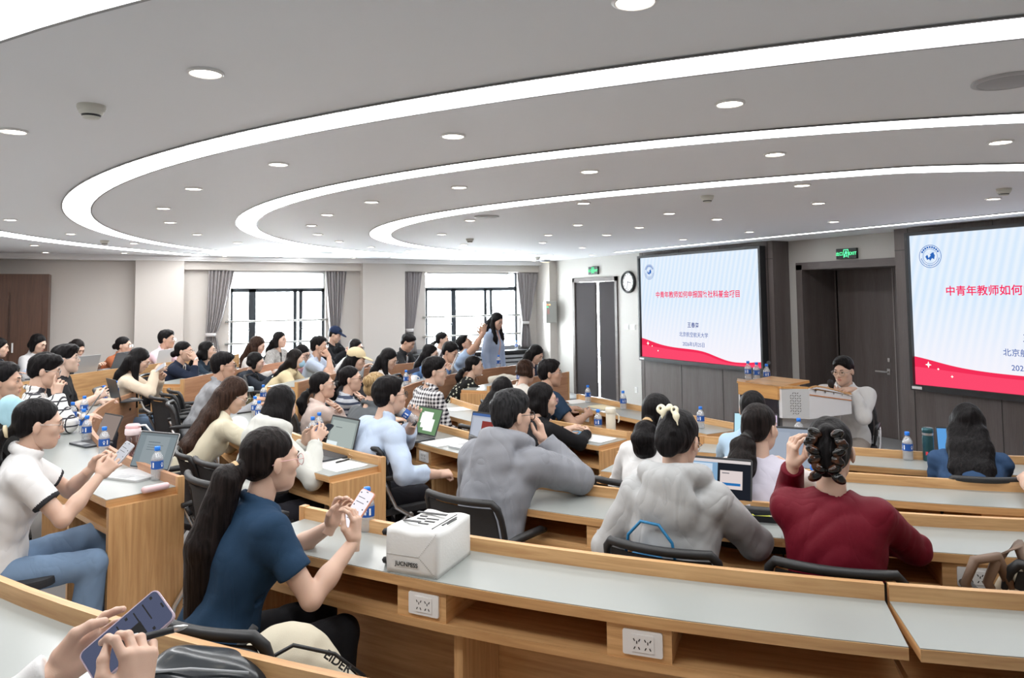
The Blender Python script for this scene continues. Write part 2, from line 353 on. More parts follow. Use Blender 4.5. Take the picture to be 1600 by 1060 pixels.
for nm, c, w, a0, a1 in RINGS:
    th = np.arange(a0, a1+.01, 1.5); pi, po = [], []
    for a in th:
        R = poly(c, min(max(a, 105), 214 if nm == 'outermost' else 233)); d = Vector((math.cos(math.radians(a)), math.sin(math.radians(a)), 0))
        q0, q1 = C0+d*(R-w), C0+d*R
        if min(q0.y, q1.y) > NY+.1 and max(q0.y, q1.y) < YW-.3 and min(q0.x, q1.x) > BX+.1: pi.append(q0); po.append(q1)
    ring_light('%s of the curved white light rings in the ceiling' % nm, pi, po, ZC-.006, (C0.x-6, C0.y, ZC))
ring_light('straight white light strip in the ceiling along the front wall', [Vector((7.47, y, 0)) for y in (.2, 4, 8, 10.2)], [Vector((7.58, y, 0)) for y in (.2, 4, 8, 10.2)], ZC-.006, (7.5, 5, ZC))
DL = [(.26, 2.59), (-.39, 3.85), (1.38, 3.11), (2.12, 2.11), (3.9, 2.06), (3.11, 2.78), (2.51, 3.65), (2.06, 4.55), (.8, 4.18), (.47, 5.33), (1.76, 5.52), (1.67, 6.51), (4.17, 3.5), (5.12, 4.14), (6.58, 5.14), (3.32, 4.92), (4.27, 6.44), (5.31, 7.37), (5.06, 6.42), (4.46, 5.22), (5.24, 5.43), (3.04, 6.46), (3.4, 8.01), (1.77, 7.52), (2.08, 8.52), (.36, 6.56), (.48, 7.71), (-.81, 7.99), (-.4, 9.4), (-.89, 11.43), (-.87, 13.0), (.84, 9.0), (1.43, 10.11), (1.22, 12.11), (.25, 10.66), (.17, 12.79), (2.24, 11.14), (2.38, 12.9), (2.58, 9.46), (3.29, 10.34), (3.24, 11.95), (3.85, 13.15), (1.67, 13.2), (4.09, 10.98), (4.46, 12.75), (5.77, 13.1), (5.07, 11.54), (4.34, 9.43), (6.17, 12.01), (5.75, 10.43), (4.63, 7.63), (5.21, 8.73), (6.33, 9.43), (7.6, 11.03), (7.6, 13.1), (7.6, 12.16), (6.66, 6.37), (6.7, 7.58), (1.16, 1.47), (6.22, 3.36)]
def band(x, y):
    R = math.hypot(x-7, y-6.5)
    return ('inside the innermost light ring' if R < 4.4 else 'between the innermost and third light rings' if R < 5.9 else 'between the third and second light rings' if R < 7.2 else 'between the second and outermost light rings' if R < 8.5 else 'outside the light rings by the far wall')
d0 = None
for i, (x, y) in enumerate(DL):
    lab, g = 'small round warm white downlight '+band(x, y), 'downlights '+band(x, y)
    if d0 is None:
        d0 = empty('ceiling_downlight', (x, y, ZC), 0, lab, 'downlight', g)
        b = MB(); b.lathe([(.058, 0), (.060, -.006), (.050, -.010), (.048, -.004)], n=24); b.build('trim_ring', WHITE, d0)
        b = MB(); b.lathe([(0, -.009), (.030, -.0085), (.049, -.005)], n=24); b.build('lens', SPOTM, d0)
    else:
        d = copy_tree(d0, None, (x, y, ZC)); d['label'] = lab; d['group'] = g
for x, y, lab in ((-.08, 3.23, 'white round smoke detector above the left side of the ceiling'), (-.08, 10.33, 'small smoke detector in front of the outermost light ring at far left'), (3.99, 8.49, 'small smoke detector inside the innermost ring near its left end'), (3.96, 4.2, 'smoke detector on the lilac ceiling left of the lectern side'), (5.71, 3.01, 'smoke detector near the ceiling strip before the right hand screen'), (7.02, 11.97, 'tiny smoke detector by the far end of the innermost ring')):
    t = empty('smoke_detector', (x, y, ZC), 0, lab, 'smoke detector')
    dm = mat('detector_cream', (.66, .66, .60), .5)
    b = MB(); b.lathe([(.062, 0), (.063, -.012), (.058, -.024), (.054, -.026)], n=24); b.build('base', dm, t)
    b = MB(); b.lathe([(.054, -.024), (.053, -.034), (.044, -.042)], n=24); b.lathe([(.040, -.050), (.034, -.056), (0, -.057)], n=24); b.build('head', dm, t)
    b = MB(); b.lathe([(.042, -.041), (.039, -.051)], n=24); b.build('vent', BLACK, t); t.scale = (.8, .8, .9)
for x, y, lab in ((2.8, 1.44, 'round grey ceiling speaker cut by the right edge of the photo'), (3.04, 6.1, 'flat round ceiling speaker inside the innermost light ring'), (3.01, 11.85, 'flat dark ceiling speaker near the window wall')):
    t = empty('ceiling_speaker', (x, y, ZC), 0, lab, 'speaker'); gm = mat('speaker_grey', (.50, .50, .51), .5)
    b = MB(); b.lathe([(.115, 0), (.117, -.006), (.100, -.010), (.098, -.006)], n=32); b.build('rim', gm, t)
    b = MB(); b.lathe([(.098, -.007), (.06, -.014), (0, -.016)], n=32); b.build('grille', mat('speaker_mesh', (.42, .42, .43), .6), t)
t = empty('ceiling_lamp', (7.75, 12.9, ZC), 0, 'flat oval warm emergency lamp on the ceiling near the corner', 'lamp')
b = MB(); b.lathe([(.10, 0), (.10, -.035), (.095, -.04)], n=24); b.build('body', GREYP, t); b = MB(); b.lathe([(0, -.043), (.095, -.04)], n=24); b.build('lens', emis('warm_lens', (1, .85, .5), 1.3), t)

# ------------------------------------------------------------------ desks
def sweep(b, path, nrm, o0, o1, z0, z1, mi=0):
    """box section swept along a plan path; o measured away from the room centre"""
    s = 0; n = len(path); secs = []
    for i in range(n):
        if i: s += (path[i]-path[i-1]).length
        a, c = path[i]+nrm[i]*o0, path[i]+nrm[i]*o1
        secs.append(([Vector((a.x, a.y, z0)), Vector((c.x, c.y, z0)), Vector((c.x, c.y, z1)), Vector((a.x, a.y, z1))], s))
    w = [abs(o1-o0), abs(z1-z0), abs(o1-o0), abs(z1-z0)]; acc = [0, w[0], w[0]+w[1], w[0]+w[1]+w[2], sum(w)]
    off = random.random()*7
    for (A, sa), (B, sb) in zip(secs, secs[1:]):
        for k in range(4):
            kk = (k+1) % 4
            b.face((A[k], A[kk], B[kk], B[k]), [(sa+off, acc[k]+off), (sa+off, acc[k+1]+off), (sb+off, acc[k+1]+off), (sb+off, acc[k]+off)], mi, False)
    for sec in (secs[0][0][::-1], secs[-1][0]): b.face(sec, [(off, p.z) for p in sec], mi)
def radial(b, p, n, o0, o1, w, z0, z1, grain_z=True, mi=0):
    """a box standing across the path"""
    t = Vector((-n.y, n.x, 0))
    M = Matrix((n, t, Vector((0, 0, 1)))).transposed().to_4x4(); M.translation = Vector((p.x, p.y, 0))
    b.box((o0, -w/2, z0), (o1, w/2, z1), mi, M, 2 if grain_z else 0)
def socket_plate(parent, p, n, o, z, usb=False):
    t = Vector((-n.y, n.x, 0)); M = Matrix((t, Vector((0, 0, 1)), n)).transposed().to_4x4(); M.translation = Vector((p.x, p.y, z))+n*o
    b = MB(); b.prism(rrect(.122, .074, .006), 0, .007, 0, M); b.prism(rrect(.070, .052, .003), .007, .0095, 0, M)
    pl = b.build('socket_plate', WHITE, parent); pl['label'] = 'white double power socket plate'
    h = MB()
    for cx in (-.017, .017):
        for (x, y, a) in ((cx-.008, .010, .5), (cx+.008, .010, -.5), (cx, .003, 0), (cx-.007, -.014, -.5), (cx+.007, -.014, .5)):
            R = M @ Matrix.Translation((x, y, 0)) @ Matrix.Rotation(a, 4, 'Z'); h.box((-.0016, -.0042, .0088), (.0016, .0042, .0101), 0, R)
    h.build('socket_holes', BLACK, pl)
DESKS = {}
def desk(label, ctrl, d, a_end=True, b_end=True, depth=.37, sockets=(), legs=(), xy=None, fl=None, wide_end=None, panel=OAK):
    zt = HC-d
    if xy: path = [Vector((*p, 0)) for p in xy]; nrm = [Vector((-1, 0, 0))]*len(path); thp = None
    else:
        th = [a for a, _ in ctrl]; rr = [r for _, r in ctrl]
        N = max(4, int(abs(th[-1]-th[0])/1.5)); ts = np.linspace(th[0], th[-1], N+1); o = np.argsort(th)
        deg = min(3, len(th)-1); cf = np.polyfit(th, rr, deg); Rv = np.polyval(cf, ts)
        path = [C0+Vector((math.cos(math.radians(a)), math.sin(math.radians(a)), 0))*float(R) for a, R in zip(ts, Rv)]
        nrm = []
        for i in range(len(path)):
            t = (path[min(i+1, N)]-path[max(i-1, 0)]).normalized(); q = Vector((t.y, -t.x, 0))
            if q.dot(path[i]-C0) < 0: q = -q
            nrm.append(q)
    mid = path[len(path)//2]; base = Vector((mid.x, mid.y, 0)); D = empty('curved_desk', base, 0, label, 'desk', 'curved rows of desks')
    path = [p-base for p in path]; f = floor_z(mid.x, mid.y) if fl is None else fl
    def at(k):
        if thp_none: i = k*(len(path)-1); j = int(min(i, len(path)-2)); return path[j].lerp(path[j+1], i-j), nrm[j]
        i = (k-ts[0])/(ts[-1]-ts[0])*(len(path)-1); j = int(max(0, min(i, len(path)-2))); return path[j].lerp(path[j+1], i-j), nrm[j].lerp(nrm[j+1], i-j).normalized()
    thp_none = xy is not None
    b = MB(); sweep(b, path, nrm, 0, .026, 0, zt+.05); b.build('front_panel', [panel], D)
    b = MB(); sweep(b, path, nrm, .0265, depth, zt-.036, zt-.003); b.build('worktop', [OAK], D)
    b = MB(); sweep(b, path, nrm, .0262, depth-.003, zt-.003, zt); b.build('writing_surface', [SURF], D)
    b = MB(); sweep(b, path, nrm, .027, depth-.006, zt-.168, zt-.140); b.build('shelf', [OAK], D)
    for k in sockets:
        p, n = at(k); b = MB(); radial(b, p, n, .03, depth-.012, .20, zt-.140, zt-.036, False); x = b.build('socket_box', [OAK], D)
        socket_plate(x, p+Vector((-n.y, n.x, 0))*.012, n, depth-.012, zt-.088)
    for k in legs:
        p, n = at(k); b = MB(); radial(b, p, n, .03, depth-.05, .034, f-.02, zt-.168); b.build('support_panel', [OAK], D)
    for e, i in ((a_end, 0), (b_end, -1)):
        if not e: continue
        p, n = path[i], nrm[i]; q = path[1] if i == 0 else path[-2]; t = (p-q).normalized(); w = .03
        b = MB(); radial(b, p+t*.0155, n, -.004, depth-.004, .03, f-.02, zt-.036); radial(b, p+t*.0155, n, -.004, .030, .03, zt-.036, zt+.053); b.build('end_panel', [OAK], D)
    DESKS[label] = (D, at)
    return D
desk('nearest long curved oak desk carrying the white bag, left unit before the joint', [(206.5, 6.93), (209.7, 6.92), (217.7, 6.895), (225.65, 6.88)], .97, True, False, .35, (213.6, 219.7), (214.6, 224.6))
desk('nearest long curved oak desk, right hand unit after the joint line', [(225.75, 6.88), (229, 6.87), (238, 6.86), (244, 6.86)], .97, False, False, .35, (231.5, 238), (226.6, 238))
desk('curved oak desk of the rearmost row at bottom left with the phone user', [(200, 8.16), (206.3, 8.12), (212.5, 8.08), (216.4, 8.04), (221, 8.0)], .92, False, False, .38, (), (212,))
desk('curved oak desk under the laptop of the woman in the light grey hooded jacket', [(211.5, 5.83), (216, 5.84), (223.35, 5.85)], 1.01, True, False, .37, (216.4,), (222.5,))
desk('curved oak desk before the woman in the maroon blouse, right of a joint line', [(223.45, 5.85), (228, 5.88), (233, 5.90), (246, 5.93)], 1.01, False, False, .37, (229.7, 240), (224.4, 238))
desk('curved oak desk of the woman in the lilac vest, second from the front at right', [(212.4, 4.86), (220, 4.91), (228, 5.0), (237, 5.12), (250, 5.2)], 1.04, True, False, .35, (222, 234.8), (213.4, 228))
desk('front oak desk at right with the teal flask and the woman in denim', [(216.5, 3.95), (223, 4.0), (229, 4.08), (235.3, 4.2), (242.2, 4.34), (256, 4.5)], 1.07, True, False, .33, (232,), (232,))
desk('straight front oak desk with an open notebook and three water bottles', None, 1.10, True, True, .36, (.26, .75), (.3, .75), xy=[(4.47, 6.75), (4.49, 6.2), (4.51, 5.7), (4.53, 5.1), (4.55, 4.52)])
desk('curved oak desk with the cream flask, before the woman in the black sweater', [(172, 3.92), (185, 3.90), (198.1, 3.92), (203, 3.97), (208.6, 4.03)], 1.07, True, True, .37, (186,), (196,))
desk('curved oak desk with two open laptops beside the man drinking water', [(187.5, 4.80), (191.2, 4.80), (197.2, 4.85), (204.6, 4.92)], 1.04, True, True, .38, (196.6,), (197.3,))
desk('curved oak desk with the paper butterfly, before the woman in the white jacket', [(167.3, 5.81), (172, 5.84), (182, 5.87), (191, 5.89), (200.6, 5.90)], 1.01, True, True, .38, (194, 180), (186,))
desk('strongly curved oak desk with a row of water bottles at left', [(162.7, 7.05), (166.5, 7.11), (171, 7.13), (176.5, 7.11), (181.3, 7.09), (188.3, 7.07), (194.8, 7.02), (198, 6.99)], .97, True, True, .37, (175,), (185, 192), panel=OAKD)
desk('far front oak desk end beside the navy tee shirt man', [(164, 3.40), (152, 2.95), (140.6, 2.60), (134.6, 2.46)], 1.03, True, True, .36, fl=0, panel=OAKD)
desk('far curved oak desk below the man taking a photo', [(167.2, 4.37), (159.2, 4.13), (152.8, 3.90), (148.3, 3.73), (137.9, 3.47), (128.4, 3.25)], .98, True, True, .37, panel=OAKD)
desk('far curved oak desk behind the woman in the cream cap', [(160.5, 5.48), (157, 5.40), (150.9, 5.2), (144.7, 5.08), (137.8, 4.86), (133.1, 4.70)], .95, True, True, .37, panel=OAKD)
desk('far curved oak desk with a broad pale end panel before the navy cardigan woman', [(158.4, 6.74), (154.3, 6.66), (149.8, 6.55), (142.9, 6.46), (139.4, 6.43), (131, 6.4)], .91, True, True, .37, panel=OAKD)
desk('rearmost far curved oak desk with laptops below the pink shirt man', [(164, 8.3), (155.5, 8.05), (151.5, 7.88), (148.1, 7.78), (141, 7.66), (134, 7.6)], .86, True, True, .37, panel=OAK)

# ------------------------------------------------------------------ screens, signs, wall things
INK_RED = emis('slide_red', (.95, .02, .12), SCREEN)
def slide_material():
    m, N, L, b = nt('slide_background'); N.remove(b)
    e = N.new('ShaderNodeEmission'); e.inputs[1].default_value = SCREEN
    tc = N.new('ShaderNodeTexCoord'); mp = N.new('ShaderNodeMapping'); mp.inputs['Rotation'].default_value = (math.radians(-14), 0, 0)
    w = N.new('ShaderNodeTexWave'); w.bands_direction = 'Y'; w.inputs['Scale'].default_value = 3.4; w.inputs['Distortion'].default_value = .6
    r = N.new('ShaderNodeValToRGB'); r.color_ramp.elements[0].color = (.70, .84, 1, 1); r.color_ramp.elements[1].color = (.83, .91, 1, 1)
    sx = N.new('ShaderNodeSeparateXYZ'); g = N.new('ShaderNodeMapRange'); g.inputs[1].default_value = -.75; g.inputs[2].default_value = .1; g.inputs[3].default_value = 1; g.inputs[4].default_value = 0
    mx = N.new('ShaderNodeMix'); mx.data_type = 'RGBA'; mx.inputs['B'].default_value = (.95, .93, 1, 1)
    L.new(tc.outputs['Object'], mp.inputs[0]); L.new(mp.outputs[0], w.inputs['Vector']); L.new(w.outputs['Fac'], r.inputs[0]); L.new(tc.outputs['Object'], sx.inputs[0]); L.new(sx.outputs['Z'], g.inputs[0])
    L.new(g.outputs[0], mx.inputs['Factor']); L.new(r.outputs[0], mx.inputs['A']); L.new(mx.outputs['Result'], e.inputs[0]); L.new(e.outputs[0], N['Material Output'].inputs[0])
    return m
SLIDE = slide_material()
def text(body, size, loc, parent, m, align='CENTER', rot=(math.pi/2, 0, -math.pi/2), name='lettering', ext=0, bold=0):
    c = bpy.data.curves.new(name, 'FONT'); c.body = body; c.size = size; c.align_x = align; c.align_y = 'CENTER'; c.extrude = ext; c.offset = bold
    tmp = bpy.data.objects.new('tmp', c); me = bpy.data.meshes.new_from_object(tmp); bpy.data.objects.remove(tmp); me.name = name; me.materials.clear(); me.materials.append(m)
    o = bpy.data.objects.new(name, me); COL.objects.link(o); o.parent = parent; o.location = loc; o.rotation_euler = rot
    return o
def screen(label, yc, w=2.68, h=1.68, zc=1.715):
    t = empty('led_screen', (WX-.072, yc, zc), 0, label, 'screen', 'the two wall screens'); hw, hh = w/2, h/2
    b = MB(); B = .035
    for lo, hi in (((-.05, -hw-B, hh), (.06, hw+B, hh+B)), ((-.05, -hw-B, -hh-B-.03), (.06, hw+B, -hh)), ((-.05, -hw-B, -hh), (.06, -hw, hh)), ((-.05, hw, -hh), (.06, hw+B, hh)), ((0, -hw, -hh), (.06, hw, hh))): b.box(lo, hi)
    b.build('bezel', BLACK, t)
    b = MB(); b.face([(-.005, hw, -hh), (-.005, -hw, -hh), (-.005, -hw, hh), (-.005, hw, hh)]); b.build('display', SLIDE, t)
    def wave(name, tops, m, x):
        b = MB(); n = 40; us = np.linspace(0, 1, n+1); k = [a for a, _ in tops]; v = [q for _, q in tops]
        tv = np.interp(np.linspace(-.1, 1.1, 121), k, v); tv = np.convolve(np.pad(tv, 8, mode='edge'), np.ones(17)/17, 'valid'); lo = -hh; c = lambda a: float(np.interp(a, np.linspace(-.1, 1.1, 121), tv))
        for a, e in zip(us, us[1:]):
            ya, ye = hw-a*w, hw-e*w; b.face([(x, ya, lo), (x, ye, lo), (x, ye, -hh+h*c(e)), (x, ya, -hh+h*c(a))])
        return b.build(name, m, t)
    wave('slide_wave', [(0, .195), (.12, .148), (.25, .12), (.4, .112), (.52, .110), (.62, .085), (.72, .035), (.82, .025), (.9, .035), (1, .057)], emis('slide_red_a', (.92, .03, .10), SCREEN), -.0062)
    wave('slide_wave', [(0, .12), (.2, .10), (.4, .085), (.5, .09), (.6, .07), (.7, .02), (.8, .012), (1, .03)], emis('slide_red_b', (1, .07, .16), SCREEN), -.0070)
    text('中青年教师如何申报国家社科基金项目', .112, (-.0075, .0, .20), t, INK_RED, bold=.0018)
    text('王春玺', .088, (-.0075, .06, -.28), t, emis('slide_blue_dark', (.02, .05, .28), SCREEN), bold=.001)
    text('北京航空航天大学', .082, (-.0075, .06, -.43), t, emis('slide_blue', (.05, .12, .42), SCREEN), bold=.0004)
    text('2026年5月25日', .078, (-.0075, .06, -.58), t, emis('slide_blue', (.05, .12, .42), SCREEN), bold=.0004)
    # round emblem, top left
    em = emis('slide_emblem', (.03, .14, .50), SCREEN); c = Vector((-.0075, hw-.235, hh-.245)); b = MB()
    def ring(r0, r1, n=40):
        for j in range(n):
            a, e = 2*math.pi*j/n, 2*math.pi*(j+1)/n
            P = lambda r, q: c+Vector((0, r*math.cos(q), r*math.sin(q))); b.face([P(r0, a), P(r1, a), P(r1, e), P(r0, e)])
    ring(.122, .128); ring(.080, .084)
    for q in ([(-.02, -.02), (.05, .05), (.035, .0), (.0, -.05)], [(.055, .01), (.03, .045), (.0, .02), (.02, -.02), (.045, -.035)], [(-.055, .0), (-.035, -.04), (-.015, -.03), (-.03, .02)], [(-.015, .03), (-.045, .055), (.0, .02)]): b.face([c+Vector((-.0002, -x, z)) for x, z in q])
    for k in range(9):
        a = math.radians(30+15*k); p = c+Vector((0, -.103*math.cos(a), .103*math.sin(a))); b.face([p+Vector((0, -.010, -.010)), p+Vector((0, .010, -.010)), p+Vector((0, .010, .010)), p+Vector((0, -.010, .010))])
    for k in range(16):
        a = math.radians(195+10*k); p = c+Vector((0, -.103*math.cos(a), .103*math.sin(a))); b.face([p+Vector((0, -.005, -.006)), p+Vector((0, .005, -.006)), p+Vector((0, .005, .006)), p+Vector((0, -.005, .006))])
    b.build('emblem', em, t)
    b = MB()
    for y, z, r in ((hw-.16, -hh+.23, .035), (hw-.27, -hh+.19, .014), (hw-.42, -hh+.12, .016)):
        for s1, s2 in ((1, .35), (.35, 1)): b.face([(-.0078, y+r*s1, z), (-.0078, y, z-r*s2), (-.0078, y-r*s1, z), (-.0078, y, z+r*s2)])
    b.build('sparkle', emis('slide_sparkle', (1, .75, .6), 1.2), t)
    boxo('maker_plate', (-.054, hw-.10, -hh-.048), (-.050, hw+.015, -hh-.018), WHITE, t)
    return t
screen('large bright wall screen at left of the two, whole slide visible beside the clock', 8.835)
screen('large bright wall screen cut off by the right edge of the photo', 3.93)
def exit_sign(label, x, y, z, w, h, tall):
    t = empty('exit_sign', (x, y, z), 0, label, 'exit sign'); g = emis('exit_green', (.10, .95, .35), 1.1)
    b = MB(); b.box((-.04, -w/2, -h/2), (0, w/2, h/2)); b.build('housing', BLACK, t, bevel=.004)
    b = MB(); X = -.042
    def R(y0, z0, y1, z1): b.face([(X, -y0, z0), (X, -y1, z0), (X, -y1, z1), (X, -y0, z1)])
    k = h*.36
    for q in ((-k*.75, k*.95, k*.75, k*1.1), (-k*.75, -k*1.1, -k*.62, k), (k*.62, -k*1.1, k*.75, k), (-.1*k, .45*k, .2*k, .75*k), (-.25*k, -.1*k, .15*k, .45*k), (-.5*k, -.9*k, -.3*k, -.1*k), (-.05*k, -.8*k, .4*k, -.6*k), (.1*k, -.7*k, .25*k, -.1*k), (.15*k, .1*k, .5*k, .25*k)): R(*q)
    b.build('running_figure', g, t)
    text('EXIT', h*.42, (X-.001, -w*.33, -.004), t, g); text('出口', h*.40, (X-.001, w*.33, -.004), t, g)
exit_sign('green lit exit sign above the door beside the lectern', REC, 6.38, 2.425, .30, .135, 0)
exit_sign('small green lit exit sign above the double door near the corner', WX, 11.67, 2.40, .30, .15, 0)
t = empty('wall_clock', (WX, 10.6, 2.155), 0, 'round black rimmed wall clock beside the left screen', 'clock'); Q = Matrix.Rotation(-math.pi/2, 4, 'Y')
b = MB(); b.lathe([(.155, 0), (.195, .0), (.198, .035), (.185, .055), (.165, .05), (.160, .03)], n=40, M=Q); b.build('rim', BLACK, t)
b = MB(); b.lathe([(0, .028), (.162, .028)], n=40, M=Q); b.build('face', WHITE, t)
b = MB()
for k in range(12): b.box((-.032, -.004, .125), (-.029, .004, .15), 0, Matrix.Rotation(math.radians(30*k), 4, 'X'))
b.box((-.034, -.005, -.02), (-.031, .005, .09), 0, Matrix.Rotation(math.radians(100), 4, 'X')); b.box((-.036, -.003, -.02), (-.033, .003, .13), 0, Matrix.Rotation(math.radians(195), 4, 'X')); b.build('hands', BLACK, t)
for y, z, w, h, lab in ((10.70, 1.36, .11, .09, 'left of two white light switches below the clock'), (10.52, 1.36, .13, .09, 'right of two white light switches below the clock'), (10.46, .27, .07, .10, 'small white wall outlet low beside the dark screen panel')):
    t = empty('wall_switch', (WX, y, z), 0, lab, 'switch'); boxo('plate', (-.008, -w/2, -h/2), (0, w/2, h/2), WHITE, t, bevel=.003)
    for k in (-1, 1): boxo('rocker', (-.012, k*w/4-w*.17, -h*.3), (-.008, k*w/4+w*.17, h*.3), mat('switch_ivory', (.80, .80, .78), .4), t)
t = empty('wall_control_box', (7.88, YW-.62, 1.62), 0, 'silver metal control box with small lights beside the corner curtain', 'control box')
b = MB(); b.box((-.12, -.06, -.24), (.14, .05, .20)); b.build('housing', mat('box_silver', (.55, .56, .54), .35, .6), t, bevel=.02)
for x, z, c in ((-.08, .13, (1, .25, .1)), (-.03, .13, (1, .6, .2)), (-.08, .085, (.1, .9, .3))): boxo('indicator_light', (x-.015, -.066, z-.012), (x+.015, -.06, z+.012), emis('ind%.1f%.1f' % c[:2], c, 1.2), t)
boxo('sticker', (-.09, -.064, -.06), (-.04, -.06, .05), mat('sticker_pink', (.75, .45, .42), .6), t)
# ------------------------------------------------------------------ lectern
t = empty('lectern', (5.48, 4.85, 0), 0, 'white and oak lectern with perforated corner panel before the speaker', 'lectern')
LW = mat('lectern_white', (.88, .89, .92), .35); LG = mat('lectern_grey', (.56, .58, .60), .4); BAM = wood('bamboo', (.55, .27, .09), (.75, .44, .17), .35, 1.2, 14)
def lp(pts, z0, z1, nm, m, par=t, **k):
    b = MB(); b.prism([(x-5.48, y-4.85) for x, y in pts], z0, z1, **k); return b.build(nm, m, par)
lp([(5.14, 4.61), (5.30, 4.45), (5.84, 4.45), (5.84, 5.27), (5.30, 5.27), (5.14, 5.11)], .80, 1.045, 'body', LW)
lp([(5.13, 4.60), (5.30, 4.462), (5.86, 4.462), (5.86, 5.28), (5.30, 5.28), (5.13, 5.12)], 1.045, 1.062, 'top_board', BAM)
boxo('front_band', (5.115-5.48, 4.63-4.85, .95), (5.14-5.48, 5.09-4.85, 1.062), BAM, t, 1)
boxo('front_screen', (5.125-5.48, 4.64-4.85, .45), (5.138-5.48, 5.08-4.85, .949), mat('lectern_black', (.02, .02, .03), .25), t)
lp([(5.20, 4.66), (5.34, 4.56), (5.74, 4.56), (5.74, 5.16), (5.34, 5.16), (5.20, 5.06)], .03, .80, 'pedestal', LG)
lp([(5.15, 4.60), (5.32, 4.5), (5.80, 4.5), (5.80, 5.22), (5.32, 5.22), (5.15, 5.12)], 0, .04, 'base', LG)
for s, y0, y1 in ((1, 4.61, 4.45), (-1, 5.11, 5.27)):
    b = MB(); A = Vector((5.14-5.48, y0-4.85, 0)); Bv = Vector((5.30-5.48, y1-4.85, 0)); tt = (Bv-A).normalized(); n = Vector((tt.y, -tt.x, 0))*s
    b2 = MB()
    mid = (A+Bv)/2; M = Matrix((tt, Vector((0, 0, 1)), n)).transposed().to_4x4(); M.translation = mid+Vector((0, 0, .925))
    b.prism(rrect(.222, .24, .004), 0, .003, 0, M); b.build('corner_panel', LG, t)
    for i in range(9):
        for j in range(5):
            x, z = (j-2)*.019, (i-4)*.021
            if abs(x) > .03 and abs(z) > .07: continue
            R = M @ Matrix.Translation((x, z, 0)) @ Matrix.Rotation(.75 if (i+j) % 2 else -.75, 4, 'Z'); b2.box((-.0075, -.0022, .003), (.0075, .0022, .0045), 0, R)
    b2.build('speaker_slots', PANELD, t)
# lid, side arch with diamonds
b = MB(); A = Matrix.Translation((5.34-5.48, 4.86-4.85, 1.062)) @ Matrix.Rotation(math.radians(-9), 4, 'Y'); b.box((-.14, -.22, 0), (.2, .22, .022), 0, A, 1); b.build('sloping_lid', BAM, t)
b = MB(); n = 14
prof = [(5.30+.54*i/n, 1.050+.016*math.sin(math.pi*(i/n)**.8)-.012*(i/n)) for i in range(n+1)]
for (x0, z0), (x1, z1) in zip(prof, prof[1:]):
    b.box((x0-5.48, 4.437-4.85, 1.045), (x1-5.48, 4.455-4.85, min(z0, z1)), 0)
b.build('side_arch', LW, t)
b = MB(); b.tube([(x-5.48, 4.446-4.85, z+.004) for x, z in prof], .009, 8); b.build('arch_edge', BAM, t)
b = MB(); b.box((5.30-5.48, 4.444-4.85, .995), (5.84-5.48, 4.4495-4.85, 1.003)); b.build('side_line', mat('orange_line', (.65, .25, .08), .4), t)
b = MB()
for x, r in ((5.37, .024), (5.49, .018), (5.60, .014), (5.71, .010)):
    for a in range(4):
        q = Matrix.Translation((x-5.48, 4.441-4.85, 1.030)) @ Matrix.Rotation(a*math.pi/2, 4, 'Y'); b.face([q @ Vector(p) for p in ((0, 0, r), (r*.22, 0, r*.22), (0, 0, 0), (-r*.22, 0, r*.22))])
b.build('diamond_ornament', mat('ornament_dark', (.05, .04, .03), .4), t)
for o in t.children:
    for v in o.data.vertices:
        if v.co.z > .9 and o.name.split('.')[0] in ('body', 'top_board', 'side_arch', 'arch_edge', 'side_line', 'diamond_ornament', 'sloping_lid'): v.co.z -= .085*min(max((v.co.x+.10)/.46, 0), 1)
t.scale = (1, 1, 1.04)
t = empty('gooseneck_microphone', (5.60, 5.16, 1.052), 0, 'black gooseneck microphone standing on the far side of the lectern', 'microphone')
b = MB(); b.lathe([(.045, 0), (.045, .02), (.02, .028), (0, .028)], n=16); b.build('base', BLACK, t)
b = MB(); b.tube([(0, 0, .02), (0, 0, .12), (.0, -.005, .17), (-.02, -.02, .195)], .008, 8); b.build('neck', BLACK, t)
b = MB(); b.tube([(-.015, -.015, .19), (-.05, -.04, .20)], [.015, .02], 10); b.build('head', BLACK, t)

